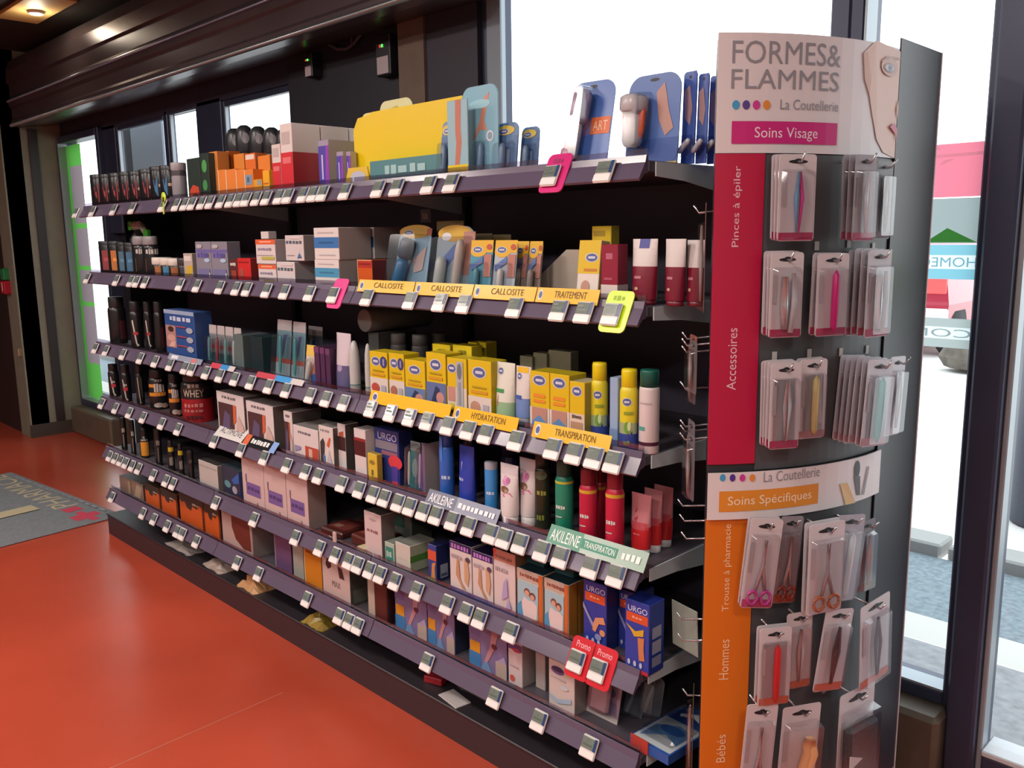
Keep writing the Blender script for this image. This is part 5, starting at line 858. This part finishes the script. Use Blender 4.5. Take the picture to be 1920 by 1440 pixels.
for i, (u_, yy, c) in enumerate(((610, .03, '4a211e'), (648, .035, '5a2a24'), (640, .16, '3a1c1a'))):
    mb = MB(); mb.box(-.055, .055, 0, .115, 0, .022 + .012 * (i == 1), M(c, .3), .005); mb.art([('r', .1, .2, .9, .8, shade(c, 1.35)), ('r', .2, .3, .5, .5, '7a5a50')], lambda u, v, l: (-.055 + u * .11, v * .115, .0345 + .0002 * l if i == 1 else .0225 + .0002 * l)); mb.build('flat_pack', loc=((1.7927, 1.9466, 1.8131)[i], yy, SZ[4]), rot=(0, 0, math.radians((4, -3, 6)[i])), label='flat reddish brown pack lying down, %s' % ('left one', 'right one by the pale slip', 'rear one in the shadow')[i], category='pack', group=g)
mb = MB(); mb.box(-.02, .02, 0, .05, 0, .02, M('c8bc94', .5), .003); mb.build('folded_slip', loc=(1.9782 + .012, -.022 + .026, SZ[4]), label='cream folded slip at the front beside the brown packs', category='paper')
t = thing('rail_clip', (1.8673, -.006, SZ[4] + .022), 'clear plastic clip glinting on the fifth rail above the orange box', 'clip')
mb = MB(); mb.tube([(-.03, 0, .0), (.05, .0, -.0)], .003, CLEAR, 6); mb.box(-.004, .014, -.004, .004, -.012, .022, M('b9a8a0', .15), .003); mb.build('clip_body', t)
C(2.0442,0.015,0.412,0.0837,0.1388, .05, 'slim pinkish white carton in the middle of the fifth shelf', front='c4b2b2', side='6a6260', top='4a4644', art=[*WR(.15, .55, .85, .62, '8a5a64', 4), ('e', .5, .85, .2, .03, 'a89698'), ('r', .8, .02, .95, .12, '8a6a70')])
GB = 'white and green boxes on the fifth shelf'
C(2.123,0.015,0.412,0.044,0.0655, .06, 'white box with green lettering, left of the green group', front='9fb0a4', side='8a948a', top='7a8078', art=[('r', .1, .1, .9, .8, '2f8070'), *WR(.2, .3, .8, .6, 'a8c0b4', 3)], group=GB)
C(2.1858,0.015,0.412,0.0674,0.0781, .09, 'white box with green side, front of the green group', front='bdb8b0', side='96a088', top='7a7c74', art=[('r', .1, 0, .9, .06, '8ab07a'), ('r', .15, .4, .8, .42, 'a8a49a')], sart=[('r', 0, .35, 1, .60, '4a7a34')], group=GB)
x, y, z, w, h = (1.9861,0.152,0.412,0.0688,0.0015); C(x, y, SZ[4], w * 2.0, .165, .08, 'tall grey green box behind the small white and green boxes', front='6a7068', side='4f544c', top='3a3c38', art=[('r', .35, .3, .75, .95, '1f5a50'), *WR(.4, .6, .7, .8, '6a9a88', 3)], group=GB)
C(2.311,0.02,0.412,0.0347,0.105, .055, 'dark blue box with orange panel and bar code side', front='2f3f80', side='1c2654', top='1f2850', art=[('r', 0, .58, 1, .85, 'c05038'), ('p', [(.3, 0), (.9, .0), (.8, .4), (.95, .55), (.5, .5)], 'c08048'), ('r', 0, 0, .9, .1, '6a8a3c')], sart=[('r', .25, .08, .75, .45, '8a90a4'), ('r', .3, .12, .7, .2, '4a506c')])
VN = lambda: [('r', 0, .86, 1, 1, '2e2560'), *WR(.08, .88, .92, .97, 'b07ac0', 6), ('r', 0, 0, 1, .12, '5a7ac0'), ('p', [(.35, .68), (.45, .68), (.5, .3), (.75, .14), (.6, .14), (.3, .38)], 'b48868'), ('p', [(.70, .75), (.85, .75), (.92, .45), (.85, .22), (.70, .3)], 'c09878'), ('e', .86, .74, .1, .05, '4a4058'), *WR(.1, .70, .6, .78, 'a89aa4', 5)]
g = 'white stocking boxes with legs picture'
for a, lab in (((2.4383,0.012,0.412,0.0856,0.1422), 'white stocking box with tan legs and purple head, left one'), ((2.523,0.012,0.412,0.077,0.1374), 'white stocking box with tan legs and purple head, right one')):
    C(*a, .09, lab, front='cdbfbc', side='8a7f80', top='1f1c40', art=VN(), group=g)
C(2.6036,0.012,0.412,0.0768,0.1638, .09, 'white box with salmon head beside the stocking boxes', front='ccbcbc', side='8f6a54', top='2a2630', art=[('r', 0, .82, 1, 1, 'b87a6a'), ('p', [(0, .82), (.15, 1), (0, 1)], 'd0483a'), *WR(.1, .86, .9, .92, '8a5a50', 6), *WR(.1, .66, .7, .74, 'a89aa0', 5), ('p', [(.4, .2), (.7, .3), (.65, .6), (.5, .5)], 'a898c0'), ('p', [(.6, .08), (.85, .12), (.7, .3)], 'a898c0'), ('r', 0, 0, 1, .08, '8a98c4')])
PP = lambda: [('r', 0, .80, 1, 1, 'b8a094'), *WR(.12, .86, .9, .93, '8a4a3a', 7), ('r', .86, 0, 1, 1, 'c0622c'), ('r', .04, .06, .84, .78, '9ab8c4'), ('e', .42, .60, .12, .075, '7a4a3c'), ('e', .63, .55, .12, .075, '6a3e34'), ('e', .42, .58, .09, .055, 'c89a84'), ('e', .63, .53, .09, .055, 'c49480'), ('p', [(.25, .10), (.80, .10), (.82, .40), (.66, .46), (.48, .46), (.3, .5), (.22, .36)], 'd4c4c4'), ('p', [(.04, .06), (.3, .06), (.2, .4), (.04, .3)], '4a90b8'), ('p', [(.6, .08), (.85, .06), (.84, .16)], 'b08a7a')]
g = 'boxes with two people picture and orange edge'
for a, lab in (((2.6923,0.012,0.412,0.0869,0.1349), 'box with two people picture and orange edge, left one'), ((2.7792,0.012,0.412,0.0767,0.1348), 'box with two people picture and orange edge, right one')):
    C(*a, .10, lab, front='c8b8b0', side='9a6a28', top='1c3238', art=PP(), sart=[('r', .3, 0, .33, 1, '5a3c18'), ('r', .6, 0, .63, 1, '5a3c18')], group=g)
g = 'dark teal boxes lying on the two people boxes'
for i, (x, lab) in enumerate((((2.6733), 'dark teal flat box lying on the left two people box'), ((2.7686), 'dark teal flat box lying on the right two people box'))):
    h_ = ((2.6923,0.012,0.412,0.0869,0.1349)[4], (2.7792,0.012,0.412,0.0767,0.1348)[4])[i]
    mb = MB(); mb.box(-.030, .030, 0, .09, 0, .034, M('2c5a62', .4), .0015); mb.art([*WR(.2, .3, .8, .6, '2f5a60', 5)], flat(-.03, 0, 0, .06, .034)); mb.build('carton', loc=(x, .05, SZ[4] + h_ + .0008), label=lab, category='box', group=g)
UG = lambda: [('t', .14, .845, .94, .925, 'c8cede', 'URGO'), ('r', .08, .70, .95, .83, 'c8502e'), *WR(.3, .755, .75, .785, 'e0a890', 3), ('p', [(.0, .66), (.25, .5), (.5, .36), (.42, .32), (.0, .58)], '8a8ab4'), ('p', [(.45, .38), (.55, .48), (.9, .52), (.98, .42), (.70, .40), (.55, .26), (.42, .28)], 'c88c68'), ('e', .85, .28, .12, .05, 'c88c68')] + [('e', .2 + .25 * k, .12, .06, .04, 'a8b0cc') for k in range(3)] + [('e', .68, .20, .14, .05, '8088b8')]
UG2 = lambda: [('t', .12, .845, .92, .925, 'd0d6e4', 'URGO'), ('r', .06, .70, .95, .83, 'c8502e'), *WR(.3, .755, .75, .785, 'e0a890', 3), ('p', [(.05, .66), (.45, .58), (.8, .64), (.78, .54), (.4, .50), (.3, .56)], 'c8a030'), ('p', [(.55, .5), (.82, .52), (.80, .36), (.85, .2), (.62, .18), (.58, .34)], 'c07a50'), ('r', 0, 0, 1, .055, 'a82c3c')] + [('e', .2 + .25 * k, .12, .06, .04, 'b0b8d0') for k in range(3)]
g = 'tall blue plaster boxes at the right of the fifth shelf'
SB = [('r', .2, .5, .8, .66, '9aa4bc'), ('r', .2, .28, .8, .46, '9aa4bc'), ('r', .2, .1, .8, .24, '8a94b0')]
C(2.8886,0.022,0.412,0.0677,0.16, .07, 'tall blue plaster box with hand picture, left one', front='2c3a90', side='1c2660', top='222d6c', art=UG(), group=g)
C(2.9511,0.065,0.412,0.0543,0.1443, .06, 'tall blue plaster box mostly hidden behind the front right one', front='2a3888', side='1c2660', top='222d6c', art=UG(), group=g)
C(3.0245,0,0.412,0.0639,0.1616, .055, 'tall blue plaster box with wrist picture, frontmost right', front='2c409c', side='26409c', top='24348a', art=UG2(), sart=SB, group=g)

# ================================================================== goods, lowest shelf
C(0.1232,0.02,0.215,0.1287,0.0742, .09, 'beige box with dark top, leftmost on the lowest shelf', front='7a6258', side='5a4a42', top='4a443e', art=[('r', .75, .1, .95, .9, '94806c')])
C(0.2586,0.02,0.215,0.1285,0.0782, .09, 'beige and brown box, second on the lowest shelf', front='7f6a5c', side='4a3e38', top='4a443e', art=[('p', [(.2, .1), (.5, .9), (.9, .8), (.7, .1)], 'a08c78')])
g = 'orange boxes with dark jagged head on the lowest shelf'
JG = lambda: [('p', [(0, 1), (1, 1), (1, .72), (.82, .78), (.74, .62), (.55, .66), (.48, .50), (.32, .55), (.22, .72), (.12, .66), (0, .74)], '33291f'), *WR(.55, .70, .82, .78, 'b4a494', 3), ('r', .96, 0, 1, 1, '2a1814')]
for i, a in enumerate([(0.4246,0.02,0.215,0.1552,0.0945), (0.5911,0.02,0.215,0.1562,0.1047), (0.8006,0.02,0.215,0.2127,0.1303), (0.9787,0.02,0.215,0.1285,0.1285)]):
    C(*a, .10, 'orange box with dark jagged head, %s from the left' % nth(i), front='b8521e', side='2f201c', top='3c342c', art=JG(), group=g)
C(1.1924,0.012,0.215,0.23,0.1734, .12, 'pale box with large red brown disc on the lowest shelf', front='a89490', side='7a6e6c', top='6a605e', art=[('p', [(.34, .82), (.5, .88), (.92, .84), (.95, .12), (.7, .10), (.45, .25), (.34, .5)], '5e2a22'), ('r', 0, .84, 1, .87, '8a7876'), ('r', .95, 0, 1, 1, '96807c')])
C(1.4851,0.03,0.215,0.1091,0.1668, .10, 'purple box under the pinkish cartons', front='5c4468', side='3a2c40', art=[('r', .0, 0, .06, 1, '8a7a8a'), ('r', .1, .86, .9, .95, '6a5074')])
C(1.5837,0.03,0.215,0.0659,0.1595, .08, 'grey green white box between the purple and orange ones', front='8f9088', side='6a6c64', art=[('r', .1, .8, .9, .95, 'a8a8a0')])
C(1.7048,0.012,0.215,0.1015,0.168, .10, 'amber orange box on the lowest shelf', front='b8741a', side='8a6a4a', top='9a6a2c', art=[('r', 0, 0, .05, 1, 'c8b48c'), *WR(.15, .70, .8, .76, '7a4a14', 5), ('r', 0, 0, 1, .06, 'c0a070')])
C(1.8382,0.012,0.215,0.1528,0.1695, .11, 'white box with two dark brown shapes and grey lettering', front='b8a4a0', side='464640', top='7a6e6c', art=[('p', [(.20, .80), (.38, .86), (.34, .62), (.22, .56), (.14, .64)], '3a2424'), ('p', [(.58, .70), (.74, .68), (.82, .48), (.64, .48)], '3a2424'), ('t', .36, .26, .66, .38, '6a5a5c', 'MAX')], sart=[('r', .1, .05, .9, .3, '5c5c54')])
C(2.0259,0.012,0.215,0.0332,0.1275, .05, 'narrow pale box edge beside the dark red box', front='a89c90', side='7a7068')
C(2.0769,0.012,0.215,0.0591,0.1369, .08, 'dark red box on the lowest shelf', front='4c1f1c', side='2f1616', top='3c1c1a', art=[('r', .9, 0, 1, 1, '3a1414')])
g = 'purple and blue massage aid boxes'
for i, (a, b, lab) in enumerate((((2.1448,0.03,0.215,0.049,0.1308), (2.2176,0.03,0.215,0.099,0.1325), 'purple blue box with amber patch and arm picture, left of three'), ((2.2911,0.03,0.215,0.0403,0.1381), (2.3484,0.03,0.215,0.0756,0.1429), 'purple blue box with amber patch and arm picture, middle of three'), ((2.4715,0.03,0.215,0.051,0.1273), (2.5432,0.03,0.215,0.0933,0.14), 'purple blue box with amber patch and arm picture, right of three'))):
    x0 = a[0] - a[3] / 2; x1 = b[0] + b[3] / 2
    C((x0 + x1) / 2, a[1], a[2], x1 - x0, max(a[4], .125), .07, lab, front='75688f', side='2a3048', top='4a4460', group=g, art=[('r', 0, .70, .32, 1, '6a5a8c'), ('r', 0, .0, .32, .32, '3f74a8'), ('r', .03, .32, .30, .56, 'c88a24'), ('p', [(.32, 0), (.62, 0), (.45, .3)], '6a88b0'), ('p', [(.62, .95), (.8, .95), (.68, .55), (.5, .2), (.42, .22), (.58, .6)], 'b08088'), ('e', .68, .62, .07, .06, '5c2430'), ('r', .72, 0, 1, .34, 'a8968e'), ('p', [(.75, .34), (.95, .5), (1, .34)], '9a90b4')])
C(2.6201,0.03,0.215,0.0502,0.1199, .055, 'pinkish white box with small red disc under the stocking boxes', front='c2b2b4', side='9a8e8e', top='8a7f80', art=[('r', 0, .80, 1, .95, '5a3a70'), ('p', [(.2, .82), (.7, .86), (.9, .78), (.5, .76)], 'a83a4a'), ('e', .3, .14, .18, .08, 'c0564a'), *WR(.15, .4, .8, .45, 'a898a0', 4)])
C(2.6797,0.06,0.215,0.0334,0.1163, .055, 'pale box edge set back right of the red disc box', front='a89a98', side='857a78')
C(2.7873,0.02,0.215,0.0827,0.1268, .045, 'white insole box with dark oval on the lowest shelf', front='c4b8b4', side='8a807c', top='9a908c', art=[('e', .36, .80, .26, .085, '6a5a8c'), ('e', .36, .82, .22, .05, '3a3058'), ('r', .74, .78, .92, .88, 'c8b430'), *WR(.1, .62, .7, .66, 'a8a0a4', 5), ('p', [(.05, .28), (.4, .22), (.9, .34), (.9, .24), (.4, .14), (.05, .2)], '9ab0c4'), ('e', .62, .5, .16, .04, 'b8c4cc')])
BL(2.8753,0.03,0.215,0.0939,0.1197, 'pink pack with clear cover behind the red tag frames', None, card='a88a98', art=[('r', 0, 0, 1, .16, 'c4bab8'), ('p', [(.05, .2), (.95, .2), (.9, .45), (.1, .45)], '8c7a9c'), ('e', .5, .62, .36, .12, '6a5068'), *WR(.2, .5, .8, .54, 'c8b0b8', 4)], bub=(.10, .16, .92, .95, .03), inner=[('insole', [('slab', .2, .22, .8, .85, 'a08490')])], rx=12, hole=False)
for i, (u_, v_) in enumerate(((1160, 1300), (1192, 1310))):
    BL(2.9191 + .035 * i, .09 + .03 * i, SZ[5], .055, .10, 'empty looking clear pack leaning on the lowest shelf, %s' % ('left one', 'right one')[i], 'clear packs leaning on the lowest shelf', card='5a6068', art=[('p', [(.1, .1), (.5, .9), (.6, .9), (.3, .1)], '8a929a')], bub=(.04, .04, .96, .96, .03), rx=16, rz=8 * i, hole=False)
t = thing('insole_pack', (3.0189 + .03, .015, SZ[5] + .004), 'blue and white insole pack lying flat with red end on the lowest shelf', 'pack', None, (0, 0, math.radians(-4)))
mb = MB(); mb.prism(rrect(-.055, .055, 0, .20, .04, 6, (0, 1, 1, 0)), 0, .022, M('2c56a0', .3), axis='z'); mb.art([('r', .03, .04, .97, .62, 'b4bcc0'), ('p', [(.1, .1), (.5, .3), (.9, .2), (.9, .5), (.5, .55), (.1, .4)], '5a86b4'), ('e', .5, .42, .3, .08, '2c5a9c'), ('p', [(.2, .78), (.5, .9), (.8, .82), (.75, .74), (.5, .80), (.25, .72)], 'd0d4da')], lambda u, v, l: (-.055 + u * .11, v * .20, .0225 + .0002 * l)); mb.build('card', t)
mb = MB(); mb.box(-.050, .050, .02, .18, .023, .040, CLEAR, .008); mb.build('blister', t)
mb = MB(); mb.box(-.05, .0, -.003, 0, -.002, .03, M('b04038', .4)); mb.build('end_flap', t)
# odds and ends on the base deck
t_ = SZ[5] - .117
def crumple(x, y, w, d, h, col, label, cat='bag', seed=0, name='crumpled_bag'):
    r = random.Random(seed); mb = MB(); n = 7; vs = []; fs = []
    for i in range(n + 1):
        for j in range(n + 1):
            e = min(i, j, n - i, n - j); vs.append((-w / 2 + w * i / n + r.uniform(-.006, .006), d * j / n + r.uniform(-.006, .006), max(.001, h * min(1, e / 2) * r.uniform(.5, 1.0))))
    for i in range(n):
        for j in range(n): a = i * (n + 1) + j; fs.append((a, a + n + 1, a + n + 2, a + 1))
    mb.add(vs, fs, M(col, .3)); ring = [i * (n + 1) for i in range(n + 1)]
    mb.add([(p[0], p[1], 0) for p in vs], [tuple(range(0, (n + 1) * (n + 1), n + 1)) + ((n + 1) * (n + 1) - 1,) + (n,)], M(col, .3)); mb.build(name, loc=(x, y, .0985), label=label, category=cat)
crumple(0.6939 , -.012, .22, .10, .022, '8a807c', 'crumpled grey bag on the base deck below the orange boxes', seed=1)
crumple(1.0032, -.014, .16, .09, .028, '9a8a82', 'pale crumpled bag on the base deck, second from the left', seed=2)
crumple(1.29, -.018, .13, .09, .050, 'b48a60', 'tan crumpled bag on the base deck below the pale disc box', seed=3)
crumple(1.7209, -.016, .11, .09, .045, '8a7430', 'yellow and grey crumpled bag on the base deck below the amber box', seed=4)
mb = MB(); mb.box(-.03, .03, 0, .07, 0, .02, M('a02430', .4), .002); mb.build('carton', loc=(2.2966, .02, .0985), rot=(0, 0, .3), label='small red box lying on the base deck', category='box')
mb = MB(); mb.box(-.045, .045, 0, .05, 0, .004, M('b4acac', .4), .001); mb.build('leaflet', loc=(2.3994, -.015, .0985), rot=(0, 0, -.15), label='pale leaflet lying on the base deck beside the red box', category='leaflet')
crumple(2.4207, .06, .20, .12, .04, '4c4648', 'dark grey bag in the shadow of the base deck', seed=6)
